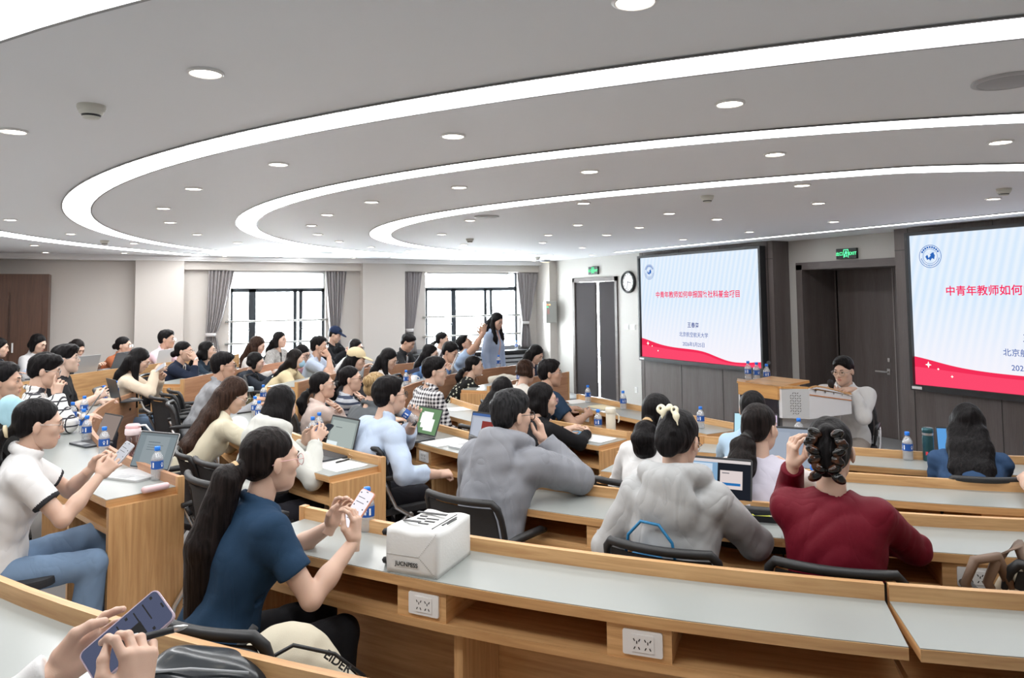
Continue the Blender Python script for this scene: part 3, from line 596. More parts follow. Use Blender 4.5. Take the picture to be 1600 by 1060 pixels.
# ------------------------------------------------------------------ figures: smooth-union distance fields meshed with surface nets
def smin(a, b, k):
    h = np.maximum(k-np.abs(a-b), 0)/k; return np.minimum(a, b)-h*h*k*.25
A3 = lambda *p: np.array(p, 'f8')
class SDF:
    def __init__(s, lo, hi, h):
        s.lo = np.array(lo, 'f8'); s.h = h; s.n = np.maximum(np.ceil((np.array(hi)-s.lo)/h).astype(int)+1, 4); s.D = np.full(s.n, 1., 'f4')
    def reg(s, lo, hi):
        a = np.clip(np.floor((lo-s.lo)/s.h).astype(int), 0, s.n-1); b = np.clip(np.ceil((hi-s.lo)/s.h).astype(int)+1, 1, s.n)
        if (b <= a).any(): return None
        g = [(s.lo[i]+s.h*np.arange(a[i], b[i])).astype('f4') for i in range(3)]
        return (slice(a[0], b[0]), slice(a[1], b[1]), slice(a[2], b[2])), g[0][:, None, None], g[1][None, :, None], g[2][None, None, :]
    def put(s, sl, d, k, op):
        o = s.D[sl]; s.D[sl] = smin(o, d, k) if op == 0 else -smin(-o, d, k)
    def cap(s, a, b, ra, rb=None, k=.02, op=0):
        a = np.array(a, 'f8'); b = np.array(b, 'f8'); rb = ra if rb is None else rb; m = max(ra, rb)+k+2*s.h
        r = s.reg(np.minimum(a, b)-m, np.maximum(a, b)+m)
        if r is None: return s
        sl, x, y, z = r; ba = b-a; L = max(float(ba@ba), 1e-9)
        t = np.clip(((x-a[0])*ba[0]+(y-a[1])*ba[1]+(z-a[2])*ba[2])/L, 0, 1)
        d = np.sqrt((x-a[0]-t*ba[0])**2+(y-a[1]-t*ba[1])**2+(z-a[2]-t*ba[2])**2)-(ra+(rb-ra)*t)
        s.put(sl, d, k, op); return s
    def chain(s, pts, rs, k=.02, op=0):
        for i in range(len(pts)-1): s.cap(pts[i], pts[i+1], rs[i], rs[i+1], k, op)
        return s
    def ell(s, c, r, R=None, k=.02, op=0):
        c = np.array(c, 'f8'); r = np.array(r, 'f8'); ext = (np.abs(R)@r if R is not None else r)+k+2*s.h
        q = s.reg(c-ext, c+ext)
        if q is None: return s
        sl, x, y, z = q; x = x-c[0]; y = y-c[1]; z = z-c[2]
        if R is not None: x, y, z = (R[0, 0]*x+R[1, 0]*y+R[2, 0]*z, R[0, 1]*x+R[1, 1]*y+R[2, 1]*z, R[0, 2]*x+R[1, 2]*y+R[2, 2]*z)
        k0 = np.sqrt((x/r[0])**2+(y/r[1])**2+(z/r[2])**2); k1 = np.sqrt((x/r[0]**2)**2+(y/r[1]**2)**2+(z/r[2]**2)**2)
        s.put(sl, k0*(k0-1)/np.maximum(k1, 1e-6), k, op); return s
    def cut(s, p, n, rad=None, k=.004):
        n = np.array(n, 'f8'); n = n/np.linalg.norm(n); p = np.array(p, 'f8')
        q = s.reg(p-rad, p+rad) if rad else s.reg(s.lo, s.lo+s.h*s.n)
        if q is None: return s
        sl, x, y, z = q; d = (x-p[0])*n[0]+(y-p[1])*n[1]+(z-p[2])*n[2]
        s.D[sl] = -smin(-s.D[sl], -d, k); return s
    def wrinkle(s, a, f=38, seed=0, stretch=(1, 1, .55), ridge=False):
        rg = np.random.RandomState(seed); m = np.abs(s.D) < max(.03, 3*s.h); q = np.argwhere(m)*s.h+s.lo; x, y, z = q[:, 0], q[:, 1], q[:, 2]; w = 0
        for i in range(5):
            v = rg.normal(size=3)*np.array(stretch)*f*(.6+.35*i); ph = rg.uniform(0, 6.3)
            v2 = rg.normal(size=3)*f*.35
            q = v[0]*x+v[1]*y+v[2]*z+ph+1.8*np.sin(v2[0]*x+v2[1]*y+v2[2]*z); w = w+(np.sin(q) if not ridge or i > 2 else 1.1-2.2*np.abs(np.sin(q*.5)))/(1+.6*i)
        s.D[m] += (a*w).astype("f4"); return s
    def mesh(s, smooth=1):
        D = s.D; I = D < 0; n = s.n
        c = [I[i:n[0]-1+i, j:n[1]-1+j, k:n[2]-1+k] for i in (0, 1) for j in (0, 1) for k in (0, 1)]
        cnt = sum(q.astype('i1') for q in c); act = (cnt > 0) & (cnt < 8); ijk = np.argwhere(act)
        if len(ijk) == 0: return np.zeros((0, 3)), np.zeros((0, 4), int)
        idx = np.full(act.shape, -1, 'i4'); idx[act] = np.arange(len(ijk))
        P = np.zeros((len(ijk), 3)); W = np.zeros(len(ijk)); cn = [np.array(q) for q in ((0,0,0),(1,0,0),(0,1,0),(1,1,0),(0,0,1),(1,0,1),(0,1,1),(1,1,1))]
        val = [D[tuple((ijk+q).T)].astype('f8') for q in cn]
        for a in range(8):
            for ax in range(3):
                b = a | (1 << ax)
                if b == a: continue
                d0, d1 = val[a], val[b]; m = (d0 < 0) != (d1 < 0); t = np.where(m, d0/np.where(m, d0-d1, 1), 0)
                p = cn[a][None, :]+t[:, None]*(cn[b]-cn[a])[None, :]; P += p*m[:, None]; W += m
        P = s.lo+s.h*(ijk+P/W[:, None]); F = []
        for ax in range(3):
            u, v = (ax+1) % 3, (ax+2) % 3
            s0 = [slice(None)]*3; s1 = [slice(None)]*3; s0[ax] = slice(0, n[ax]-1); s1[ax] = slice(1, n[ax])
            for q in (u, v):
                s0[q] = slice(1, n[q]-1); s1[q] = slice(1, n[q]-1)
            A, B = I[tuple(s0)], I[tuple(s1)]; e = np.argwhere(A != B)
            if len(e) == 0: continue
            sg = A[tuple(e.T)]; off = np.zeros(3, int); off[u] = 1; off[v] = 1; e = e+off
            du = np.zeros(3, int); du[u] = 1; dv = np.zeros(3, int); dv[v] = 1
            g = lambda q: idx[tuple(q.T)]
            f = np.stack([g(e-du-dv), g(e-dv), g(e), g(e-du)], 1); f = np.where(sg[:, None], f, f[:, ::-1]); F.append(f)
        F = np.concatenate(F); F = F[(F >= 0).all(1)]
        for _ in range(smooth):
            acc = np.zeros_like(P); w = np.zeros(len(P))
            for a in range(4):
                i, j = F[:, a], F[:, (a+1) % 4]
                for d in range(3): acc[:, d] += np.bincount(i, P[j, d], len(P))+np.bincount(j, P[i, d], len(P))
                w += np.bincount(i, None, len(P))+np.bincount(j, None, len(P))
            P = .45*P+.55*acc/np.maximum(w, 1)[:, None]
        return P, F
def link_mesh(name, pieces, mats, parent, smooth=True):
    """pieces: (verts, quads, material index or array)"""
    V, F, Mi, o = [], [], [], 0
    for v, f, mi in pieces:
        V.append(v); F.append(f+o); o += len(v); Mi.append(np.full(len(f), mi) if np.isscalar(mi) else mi)
    V = np.concatenate(V).astype('f4'); F = np.concatenate(F).astype('i4'); Mi = np.concatenate(Mi).astype('i4')
    me = bpy.data.meshes.new(name); me.vertices.add(len(V)); me.vertices.foreach_set('co', V.ravel())
    me.loops.add(F.size); me.loops.foreach_set('vertex_index', F.ravel()); me.polygons.add(len(F)); me.polygons.foreach_set('loop_start', np.arange(0, F.size, 4, dtype='i4'))
    for m in (mats if isinstance(mats, (list, tuple)) else [mats]): me.materials.append(m)
    me.polygons.foreach_set('material_index', Mi); me.polygons.foreach_set('use_smooth', np.full(len(F), smooth)); me.update(calc_edges=True); me.validate()
    ob = bpy.data.objects.new(name, me); COL.objects.link(ob)
    if parent: ob.parent = parent
    return ob
def rot(ax, a):
    c, s_ = math.cos(a), math.sin(a); i, j = (ax+1) % 3, (ax+2) % 3; R = np.eye(3); R[i, i] = c; R[j, j] = c; R[i, j] = -s_; R[j, i] = s_; return R
def unit(v): v = np.array(v, 'f8'); return v/max(np.linalg.norm(v), 1e-9)

# ---- materials for people
def skin_mat(nm, c):
    m = mat(nm, c, .5, bump=.06, bscale=500); b = m.node_tree.nodes['Principled BSDF']; b.inputs['Subsurface Weight'].default_value = .12; b.inputs['Subsurface Radius'].default_value = (.012, .005, .003); b.inputs['Subsurface Scale'].default_value = .6; return m
SKIN = skin_mat('skin_fair', (.66, .44, .335)); SKIN2 = skin_mat('skin_warm', (.57, .35, .25)); SKIN3 = skin_mat('skin_light', (.70, .50, .40))
def hair_mat(nm, c1, c2):
    m, N, L, b = nt(nm); tc = N.new('ShaderNodeTexCoord'); mp = N.new('ShaderNodeMapping'); mp.inputs['Scale'].default_value = (90, 90, 5)
    n = N.new('ShaderNodeTexNoise'); n.inputs['Scale'].default_value = 1; n.inputs['Detail'].default_value = 3; n.inputs['Distortion'].default_value = .6
    r = N.new('ShaderNodeValToRGB'); r.color_ramp.elements[0].color = (*c1, 1); r.color_ramp.elements[0].position = .35; r.color_ramp.elements[1].color = (*c2, 1); r.color_ramp.elements[1].position = .75
    bp = N.new('ShaderNodeBump'); bp.inputs['Strength'].default_value = .75; bp.inputs['Distance'].default_value = .006
    L.new(tc.outputs['Object'], mp.inputs[0]); L.new(mp.outputs[0], n.inputs['Vector']); L.new(n.outputs['Fac'], r.inputs[0]); L.new(r.outputs[0], b.inputs['Base Color']); L.new(n.outputs['Fac'], bp.inputs['Height']); L.new(bp.outputs[0], b.inputs['Normal'])
    b.inputs['Roughness'].default_value = .45; b.inputs['Specular IOR Level'].default_value = .12; return m
HAIR = {'black': hair_mat('hair_black', (.004, .0035, .004), (.014, .012, .013)), 'brown': hair_mat('hair_brown', (.018, .009, .006), (.07, .036, .024)), 'dark': hair_mat('hair_dark', (.006, .0045, .0045), (.022, .016, .015)), 'blond': hair_mat('hair_blond', (.25, .15, .06), (.60, .44, .24)), 'grey': hair_mat('hair_grey', (.006, .006, .007), (.035, .035, .038))}
EYEW = mat('eye_white', (.80, .78, .76), .3); IRIS = mat('iris', (.015, .010, .008), .15); BROW = mat('eyebrow', (.025, .018, .016), .8); LIP = mat('lips', (.52, .20, .17), .45); GLASS = glassy('spectacle_lens', (.95, .96, .97), .08)
RIM = {'dark': mat('rim_dark', (.03, .03, .03), .3), 'silver': mat('rim_silver', (.55, .52, .50), .25, .8), 'pink': mat('rim_pink', (.75, .45, .45), .3)}
def creases(m, amount=.3, scale=5.5):
    """soft fold lines of worn cloth"""
    N, L = m.node_tree.nodes, m.node_tree.links; b = N['Principled BSDF']; b.inputs['Specular IOR Level'].default_value = .22
    tc = N.new('ShaderNodeTexCoord'); mp = N.new('ShaderNodeMapping'); mp.inputs['Rotation'].default_value = (.5, .6, .3); mp.inputs['Scale'].default_value = (1, 1, .55)
    n = N.new('ShaderNodeTexNoise'); n.inputs['Scale'].default_value = scale; n.inputs['Detail'].default_value = 1.5; n.inputs['Distortion'].default_value = 1.6
    a = N.new('ShaderNodeMath'); a.operation = 'SUBTRACT'; a.inputs[1].default_value = .5; c = N.new('ShaderNodeMath'); c.operation = 'ABSOLUTE'; p = N.new('ShaderNodeMath'); p.operation = 'POWER'; p.inputs[1].default_value = .85
    bp = N.new('ShaderNodeBump'); bp.inputs['Strength'].default_value = amount; bp.inputs['Distance'].default_value = .035
    L.new(tc.outputs['Object'], mp.inputs[0]); L.new(mp.outputs[0], n.inputs['Vector']); L.new(n.outputs['Fac'], a.inputs[0]); L.new(a.outputs[0], c.inputs[0]); L.new(c.outputs[0], p.inputs[0]); L.new(p.outputs[0], bp.inputs['Height'])
    old = b.inputs['Normal'].links
    if old: L.new(old[0].from_socket, bp.inputs['Normal'])
    L.new(bp.outputs[0], b.inputs['Normal']); return m
def cloth(nm, c, rough=.85, bump=.12, sc=420, cr=.3):
    if 'cloth_'+nm in MATS: return MATS['cloth_'+nm]
    return creases(mat('cloth_'+nm, c, rough, bump=bump, bscale=sc), cr)
def pattern(nm, kind, c1, c2, scale):
    m, N, L, b = nt('cloth_'+nm); tc = N.new('ShaderNodeTexCoord'); sp = N.new('ShaderNodeSeparateXYZ'); L.new(tc.outputs['Object'], sp.inputs[0]); b.inputs['Roughness'].default_value = .85
    def band(out, sc, ph=0, w=.5):
        a = N.new('ShaderNodeMath'); a.operation = 'MULTIPLY_ADD'; a.inputs[1].default_value = sc; a.inputs[2].default_value = ph; f = N.new('ShaderNodeMath'); f.operation = 'FRACT'; g = N.new('ShaderNodeMath'); g.operation = 'GREATER_THAN'; g.inputs[1].default_value = w
        L.new(out, a.inputs[0]); L.new(a.outputs[0], f.inputs[0]); L.new(f.outputs[0], g.inputs[0]); return g.outputs[0]
    mx = N.new('ShaderNodeMix'); mx.data_type = 'RGBA'; mx.inputs['A'].default_value = (*c1, 1); mx.inputs['B'].default_value = (*c2, 1)
    if kind == 'stripe': L.new(band(sp.outputs['Z'], scale, w=.6), mx.inputs['Factor'])
    elif kind in ('check', 'plaid'):
        xy = N.new('ShaderNodeMath'); xy.operation = 'ADD'; L.new(sp.outputs['X'], xy.inputs[0]); L.new(sp.outputs['Y'], xy.inputs[1])
        w = .5 if kind == 'check' else .82
        a, c = band(xy.outputs[0], scale*.8, w=w), band(sp.outputs['Z'], scale, w=w); q = N.new('ShaderNodeMath'); q.operation = 'ADD' if kind == 'check' else 'MAXIMUM'; L.new(a, q.inputs[0]); L.new(c, q.inputs[1])
        if kind == 'check':
            h = N.new('ShaderNodeMath'); h.operation = 'MULTIPLY'; h.inputs[1].default_value = .5; L.new(q.outputs[0], h.inputs[0]); q = h
        L.new(q.outputs[0], mx.inputs['Factor'])
    else:
        v = N.new('ShaderNodeTexVoronoi'); v.inputs['Scale'].default_value = scale; g = N.new('ShaderNodeMath'); g.operation = 'LESS_THAN'; g.inputs[1].default_value = .33 if kind == 'dots' else .26
        L.new(tc.outputs['Object'], v.inputs['Vector']); L.new(v.outputs['Distance'], g.inputs[0]); L.new(g.outputs[0], mx.inputs['Factor'])
    L.new(mx.outputs['Result'], b.inputs['Base Color']); MATS['cloth_'+nm] = m; return creases(m)

# ---- hands: palm, four bent fingers, thumb
def hand_mesh(W, d, nrm, side, curl, h, s=1.0, spread=1.0, tcurl=.5, point=False):
    """W wrist, d direction of the hand, nrm back-of-hand normal, side +1 right / -1 left"""
    y = unit(d); z = unit(np.array(nrm)-y*np.dot(nrm, y)); x = np.cross(y, z); R = np.stack([x, y, z], 1); ts = -side
    G = SDF((-.075, -.035, -.085), (.075, .195, .05), h)
    G.cap((0, -.03, 0), (0, .012, 0), .023, .024, .01)
    for fx in (-.022, 0, .022): G.cap((fx*.7, .018, 0), (fx, .078, .001), .0165, .013, .014)
    for i, (fx, L, r) in enumerate(((ts*.031, .066, .0088), (ts*.0105, .075, .0092), (-ts*.0105, .070, .0088), (-ts*.030, .055, .0078))):
        c = curl*(1+.10*i) if not (point and i == 0) else .12
        p = A3(fx, .084-.004*abs(i-1.2), .001); a = c*.55; sx = (fx*1.6*spread)
        for j, fr in enumerate((.45, .32, .26)):
            q = p+A3(sx*fr*.35 if j == 0 else 0, math.cos(a)*L*fr, -math.sin(a)*L*fr); G.cap(p, q, r*(1-.10*j), r*(.92-.10*j), .004); p = q; a += c*(.85 if j == 0 else .6)
    p = A3(ts*.026, .020, -.006); q = A3(ts*.048, .050, -.016-.012*tcurl); G.cap(p, q, .0155, .0115, .014)
    q2 = q+A3(-ts*.012*tcurl+ts*.010*(1-tcurl), .026, -.012*tcurl); G.cap(q, q2, .0112, .0098, .005); q3 = q2+A3(-ts*.016*tcurl, .020, -.010*tcurl); G.cap(q2, q3, .0096, .0078, .004)
    v, f = G.mesh(1); return np.array(W)+(v*s)@R.T, f
def ik(S, W, a, b, pole):
    S, W = np.array(S, 'f8'), np.array(W, 'f8'); v = W-S; L = np.linalg.norm(v); Lm = (a+b)*.985
    if L > Lm: W = S+v/L*Lm; v = W-S; L = Lm
    L = max(L, abs(a-b)+.02); u = v/np.linalg.norm(v); x = (a*a-b*b+L*L)/(2*L); hh = math.sqrt(max(a*a-x*x, 0)); p = np.array(pole, 'f8'); p = p-u*np.dot(p, u); return S+u*x+unit(p)*hh, W
POSES = {  # x across (side-signed), dy ahead of neck base, z above floor, pole, hand curl
 'desk': (.20, .30, .80, (.6, -.3, -1), .35), 'deskin': (.05, .32, .81, (1, -.1, -.6), .4), 'type': (.09, .33, .83, (.8, -.2, -1), .55), 'phone': (.045, .27, .92, (.7, -.1, -1), .9),
 'phonelow': (.045, .30, .86, (.8, 0, -1), .9), 'cross': (-.11, .17, .82, (1, .15, -.55), .5), 'lap': (.08, .24, .60, (.7, -.4, -.6), .5), 'side': (.22, .05, .56, (.5, -1, -.2), .4), 'write': (.12, .30, .80, (.8, -.2, -1), .8)}
PEOPLE = {}
def person(label, head, hy, pt, by, dep, sex='f', hair='long', hcol='black', top=None, L='desk', R='desk', pants=(.03, .03, .04), glasses=None, skin=None, roll=0, legs=None, stand=False, lean=None, hairk={}, group=None, tw=0, scale=1, name='person', fl=None, seat=True):
    top = dict(dict(c=(.5, .5, .5), sleeve='long', kind='tee'), **(top or {})); s = (1.0 if sex == 'f' else 1.05)*scale; skin = skin or SKIN
    rz = math.radians(by-90); f = floor_z(head[0], head[1]) if fl is None else fl; hz = head[2]-f
    Rh = rot(2, math.radians(hy-by))@rot(0, math.radians(pt))@rot(1, math.radians(roll))
    off = A3(0, .045+.0007*max(0, -pt), .152)*s; nz = hz-off[2]; Lt = .49*s
    zp = (.53 if not stand else .90*s)
    if stand: l = math.radians(lean or 3); zp = nz-Lt*math.cos(l)
    elif lean is not None: l = math.radians(lean); zp = nz-Lt*math.cos(l)
    else:
        q = (nz-zp)/Lt; l = math.acos(min(q, math.cos(.06))) if q < 1 else .06; l = min(l, .85); zp = nz-Lt*math.cos(l)
    t = A3(0, math.sin(l), math.cos(l)); fw = A3(0, math.cos(l), -math.sin(l)); Pv = A3(0, 0, zp); Nb = Pv+Lt*t; H = Nb+off; Rl = rot(0, -l)
    hw = Rz = rot(2, rz); base = A3(*head)-Rz@H; base[2] = f
    o = empty(name, tuple(base), rz, label, 'person', group)
    loc = lambda p: Rz.T@(np.array(p, 'f8')-base)
    hp = lambda x, y, z: H+Rh@(A3(x, y, z)*s)
    vox = min(max(dep*.0017, .0055), .013); hv = min(max(dep*.0010, .003), .0065)
    # arms
    sw = (.152 if sex == 'f' else .178)*s; arms = []
    Rt = rot(2, math.radians(tw))
    for sd, spec in ((-1, L), (1, R)):
        Sh = Nb-.062*t*s+Rt@A3(sd*sw, .0, 0)+fw*.005; ua, fa = .275*s, .245*s
        if isinstance(spec, str):
            x, dy, z, pole, curl = POSES[spec]; W = A3(sd*x*s, Nb[1]+dy*s, z); pole = A3(sd*pole[0], pole[1], pole[2]); hd, hn = None, None
            if spec == 'chin': pass
        else:
            W = loc(spec['w']); pole = loc(spec['e'])-(Sh+W)/2 if 'e' in spec else A3(sd*.7, -.2, -1); curl = spec.get('curl', .6); hd = Rz.T@A3(*spec['d']) if 'd' in spec else None; hn = Rz.T@A3(*spec['n']) if 'n' in spec else None
        E, W = ik(Sh, W, ua, fa, pole); dv = unit(W-E)
        if hd is None: hd = unit(dv+A3(0, .35, -.1)) if spec in ('type', 'desk', 'write') else dv
        if hn is None:
            hn = A3(-sd*.15, -.25, 1) if spec in ('type', 'desk', 'deskin', 'write', 'lap') else A3(sd*1., .3, .25) if spec in ('phone', 'phonelow') else A3(sd*.3, .8, .4)
        arms.append((sd, Sh, E, W, hd, hn, curl, spec))
    g = 1.0 if sex == 'f' else 1.14
    pts = np.array([q for a in arms for q in a[1:4]]+[Nb, H, Pv]); lo, hi = pts.min(0)-.14, pts.max(0)+.14
    B = SDF(lo, hi, vox)
    B.ell(Pv+.33*Lt/.49*t-.005*fw, A3(.125, .075, .14)*s, Rl, .05); B.cap(Nb-.06*t, hp(0, -.018, -.06), .052*s*g, .050*s*g, .03)
    B.cap(Nb-.07*t+A3(-.09, 0, 0), Nb-.07*t+A3(.09, 0, 0), .05*s, .05*s, .04)
    for sd, Sh, E, W, hd, hn, curl, spec in arms:
        B.cap(Sh, E, .046*s*g, .036*s*g, .03); B.cap(E, E+.4*(W-E), .037*s*g, .035*s*g, .015); B.cap(E+.35*(W-E), W, .036*s*g, .0235*s*g, .02)
    pieces = [(*B.mesh(1), 0)]
    # head
    G = SDF(A3(-.10, -.125, -.14), A3(.10, .125, .135), hv)
    j = 1 if sex == 'f' else 1.08
    G.ell((0, -.018, .033), (.073, .091, .081), None, .02); G.ell((0, .020, -.03), (.0635, .070, .084), None, .03); G.ell((0, .030, -.076), (.046*j, .048, .036*j), None, .03); G.cap((0, .062, -.094*j), (0, .064, -.096*j), .017*j, None, .03)
    for sx in (-1, 1): G.ell((sx*.040, .055, -.022), (.024, .022, .022), None, .02)
    G.ell((0, .076, .022), (.046, .013, .011), None, .02)
    for sx in (-1, 1): G.ell((sx*.030, .094, .002), (.016, .013, .0095), None, .012, 1)
    for sx in (-1, 1): G.ell((sx*.030, .073, .001), (.0145, .012, .011), None, .006)
    G.cap((0, .084, .006), (0, .099, -.028), .0065, .0105, .010); G.ell((0, .090, -.033), (.0165, .011, .008), None, .008)
    G.ell((0, .083, -.060), (.024, .011, .0085), None, .010)
    for sx in (-1, 1): G.ell((sx*.0765, -.010, -.012), (.0085, .0175, .030), rot(2, sx*.35), .006)
    def surf(x, z):
        i = int(round((x-G.lo[0])/G.h)); k = int(round((z-G.lo[2])/G.h)); col = G.D[i, :, k]; w = np.where(col < 0)[0]; jx = w[-1] if len(w) else 0
        d0, d1 = col[jx], col[min(jx+1, len(col)-1)]; return G.lo[1]+G.h*(jx+(d0/(d0-d1) if d1 != d0 else 0))
    v, fq = G.mesh(1); pieces.append((H+(v*s)@Rh.T, fq, 0))
    hh = min(max(dep*.0009, .0025), .006)
    for sd, Sh, E, W, hd, hn, curl, spec in arms:
        pieces.append((*hand_mesh(W, hd, hn, sd, curl, hh, s*.98, point=isinstance(spec, dict) and spec.get('point', False)), 0))
    link_mesh('body', pieces, skin, o)
    # face details
    if hy is not None and hairk.get('face', True):
        HM = Matrix([list(Rh[i]*s)+[H[i]] for i in range(3)]+[[0, 0, 0, 1]])
        b = MB()
        for sx in (-1, 1):
            y = surf(sx*.030, .001); n = 10
            for (rx, rz_, yy, mi, dx) in ((.0135, .0050, .0012, 0, 0), (.0052, .0052, .0026, 1, 0)):
                b.face([HM @ Vector((sx*.030+rx*math.cos(2*math.pi*k/n), y+yy-.35*abs(math.cos(2*math.pi*k/n))*rx*(mi == 0), .001+rz_*math.sin(2*math.pi*k/n))) for k in range(n)][::-1], None, mi)
            b.tube([HM @ Vector((sx*.030+u*.015, y+.0022-.35*abs(u)*.014, .0065-.0045*u*u)) for u in (-1, -.5, 0, .5, 1)], .0016, 5, 1)
            b.build('eye', [EYEW, IRIS], o); b = MB()
        for sx in (-1, 1):
            b = MB(); b.tube([HM @ Vector((sx*x, surf(sx*x, .023+dz)+.001, .023+dz)) for x, dz in ((.014, -.001), (.024, .002), (.036, .003), (.046, -.001))], [.0028, .0034, .003, .0014], 5); b.build('eyebrow', BROW, o)
        b = MB()
        for dz, r in ((-.057, .0034), (-.0645, .0042)): b.tube([HM @ Vector((x, surf(x, dz)-.0008, dz+.002*(abs(x) < .005)*(dz > -.06))) for x in (-.019, -.010, 0, .010, .019)], [.001, r, r, r, .001], 6)
        b.build('lips', LIP, o)
        if glasses:
            b = MB(); q = surf(.030, .001)+.016
            for sx in (-1, 1):
                b.tube([HM @ Vector((sx*.0325+.025*math.cos(a), q-.006*abs(math.cos(a)*.5+sx*.5*0), -.003+.020*math.sin(a))) for a in np.linspace(0, 2*math.pi, 17)[:-1]], .0016 if glasses != 'dark' else .0022, 5, 0, closed=True)
                b.tube([HM @ Vector(p) for p in ((sx*.057, q-.004, .004), (sx*.072, q-.022, .006), (sx*.078, .0, .004), (sx*.076, -.03, -.008))], .0016, 5)
            b.tube([HM @ Vector(p) for p in ((-.009, q, .002), (0, q+.003, .004), (.009, q, .002))], .0016, 5)
            g_ = b.build('glasses', RIM[glasses], o)
            b = MB()
            for sx in (-1, 1): b.face([HM @ Vector((sx*.0325+.024*math.cos(a), q-.001, -.003+.019*math.sin(a))) for a in np.linspace(0, 2*math.pi, 13)[:-1]])
            b.build('lens', GLASS, g_)
    # hair
    if hair:
        hvx = min(max(dep*.0013, .0038), .008); G = SDF(H-A3(.24, .36, .75), H+A3(.24, .24, .16), hvx) if hair in ('long', 'pony', 'lowpony') else SDF(H-A3(.19, .23, .30), H+A3(.19, .20, .17), hvx)
        E_ = lambda c, r, k=.02, op=0: G.ell(hp(*c), A3(*r)*s, Rh, k, op)
        C_ = lambda a, b_, ra, rb, k=.02, op=0: G.cap(hp(*a), hp(*b_), ra*s, rb*s, k, op)
        tight = hair in ('bun', 'pony', 'lowpony', 'claw')
        E_((0, -.022, .038), (.081, .100, .088) if not tight else (.0785, .099, .085))
        if hair == 'short':
            E_((0, .004, .073), (.069, .085, .049), .03); E_((0, -.05, -.005), (.072, .064, .072), .02)
        elif hair == 'bob':
            n = hairk.get('len', .12)
            for sx in (-1, 1): C_((sx*.064, -.015, .02), (sx*.070, .0, -n), .030, .028, .03)
            E_((0, -.055, -n*.45), (.088, .062, n*.75), .03)
        elif hair == 'long':
            for sx in (-1, 1): C_((sx*.062, -.012, .02), (sx*.068, -.015, -.09), .030, .032, .03)
            E_((0, -.050, -.04), (.084, .065, .10), .03)
            n = hairk.get('len', .38); back = hairk.get('back', 1); Bk = lambda x, d: Nb-t*d*1.0-fw*(.098+.02*min(1, d*4)-.02)+A3(x, 0, 0)
            if hairk.get('front'):
                for sx in hairk['front']:
                    q0, q1 = hp(sx*.070, .005, -.06), Nb-t*.10+A3(sx*.085, 0, 0)+fw*.085; G.chain([q0, q1, q1-A3(0, -.02, n*.55)], [.034, .036, .018], .03)
            if back:
                for x in (-.065, -.022, .022, .065):
                    q0 = hp(x, -.085, -.04); q1 = Bk(x*1.05, .02)+A3(0, -.02, 0); q2 = Bk(x*1.1, .02+n*.55); q3 = Bk(x*.95, .02+n); G.chain([q0, q1, q2, q3], [.042, .045, .042, .020], .03)
        elif hair in ('pony', 'lowpony', 'claw', 'bun'):
            z = {'pony': hairk.get('z', .03), 'lowpony': hairk.get('z', -.045), 'claw': .03, 'bun': hairk.get('z', .0)}[hair]; T = hp(0, -.112, z)
            E_((0, -.055, -.015), (.070, .058, .060), .02)
            if hair == 'bun': E_((0, -.125, z), (.042, .036, .042), .012)
            elif hair == 'claw':
                E_((0, -.100, -.01), (.062, .036, .085), .02); E_((0, -.11, .07), (.026, .026, .026), .015); C_((0, -.115, .045), (.02, -.13, .0), .018, .012, .01)
            else:
                n = hairk.get('len', .3); dirn = unit(Rh@A3(0, -1, -.3)); q = [T, T+dirn*.05+A3(0, 0, -.02)]
                sid = A3(hairk.get('side', 0), -hairk.get('out', 0), 0); q.append(q[1]+A3(0, -.03, -.30*n)+sid*.3); q.append(q[1]+A3(0, -.02+.05*n, -.68*n)+sid*.7); q.append(q[1]+A3(0, -.01+.08*n, -n)+sid)
                w = hairk.get('w', 1); G.chain(q, [.022, .032*w, .044*w, .040*w, .012], .02)
                if w > 1.1:
                    for dx in (-.03, .03): G.chain([p+A3(dx*(i > 0), 0, .03*i*0) for i, p in enumerate(q)], [.02, .028, .034, .03, .008], .02)
                b = MB(); c = T+dirn*.02; M_ = Matrix.Translation(Vector(c)) @ Vector(dirn).to_track_quat('Z', 'Y').to_matrix().to_4x4(); b.lathe([(.020, -.010), (.033, -.006), (.033, .006), (.020, .010)], n=16, M=M_); b.build('hair_tie', mat('tie_%s' % hairk.get('tie', 'black'), {'black': (.02, .02, .02), 'tan': (.62, .42, .22), 'cream': (.7, .6, .4)}[hairk.get('tie', 'black')], .6), o)
        # face opening and ears
        br = hairk.get('bangs', 0)
        hl = .016 if tight or hair == 'short' else .008
        E_((0, .103, -.048-.034*br), (.0735 if hair != 'short' else .080, .088, .106+hl*(1-br)), .022, 1); E_((0, .128, -.03-.03*br), (.056, .09, .088+hl*(1-br)), .02, 1)
        if hair == 'short':
            E_((0, .035, -.075), (.10, .085, .085), .012, 1); E_((0, -.03, -.125), (.12, .13, .058), .012, 1)
            for sx in (-1, 1): E_((sx*.082, -.002, -.018), (.020, .024, .034), .006, 1)
        elif tight:
            for sx in (-1, 1): E_((sx*.088, .012, -.032), (.022, .042, .040), .006, 1)
            E_((0, .02, -.10), (.10, .085, .075), .012, 1)
        if hair == 'short' and hairk.get('fluffy'): 
            E_((0, .045, .085), (.070, .055, .035), .02); G.wrinkle(.0035, 60, 3, (1, 1, 1))
        elif hair == 'short': G.wrinkle(.0022, 75, int(abs(head[0]*50)) % 99, (1, 1, .45))
        else: G.wrinkle(.0011, 95, 5, (1, 1, .12))
        v, fq = G.mesh(1); ho = link_mesh('hair', [(v, fq, 0)], HAIR[hcol], o)
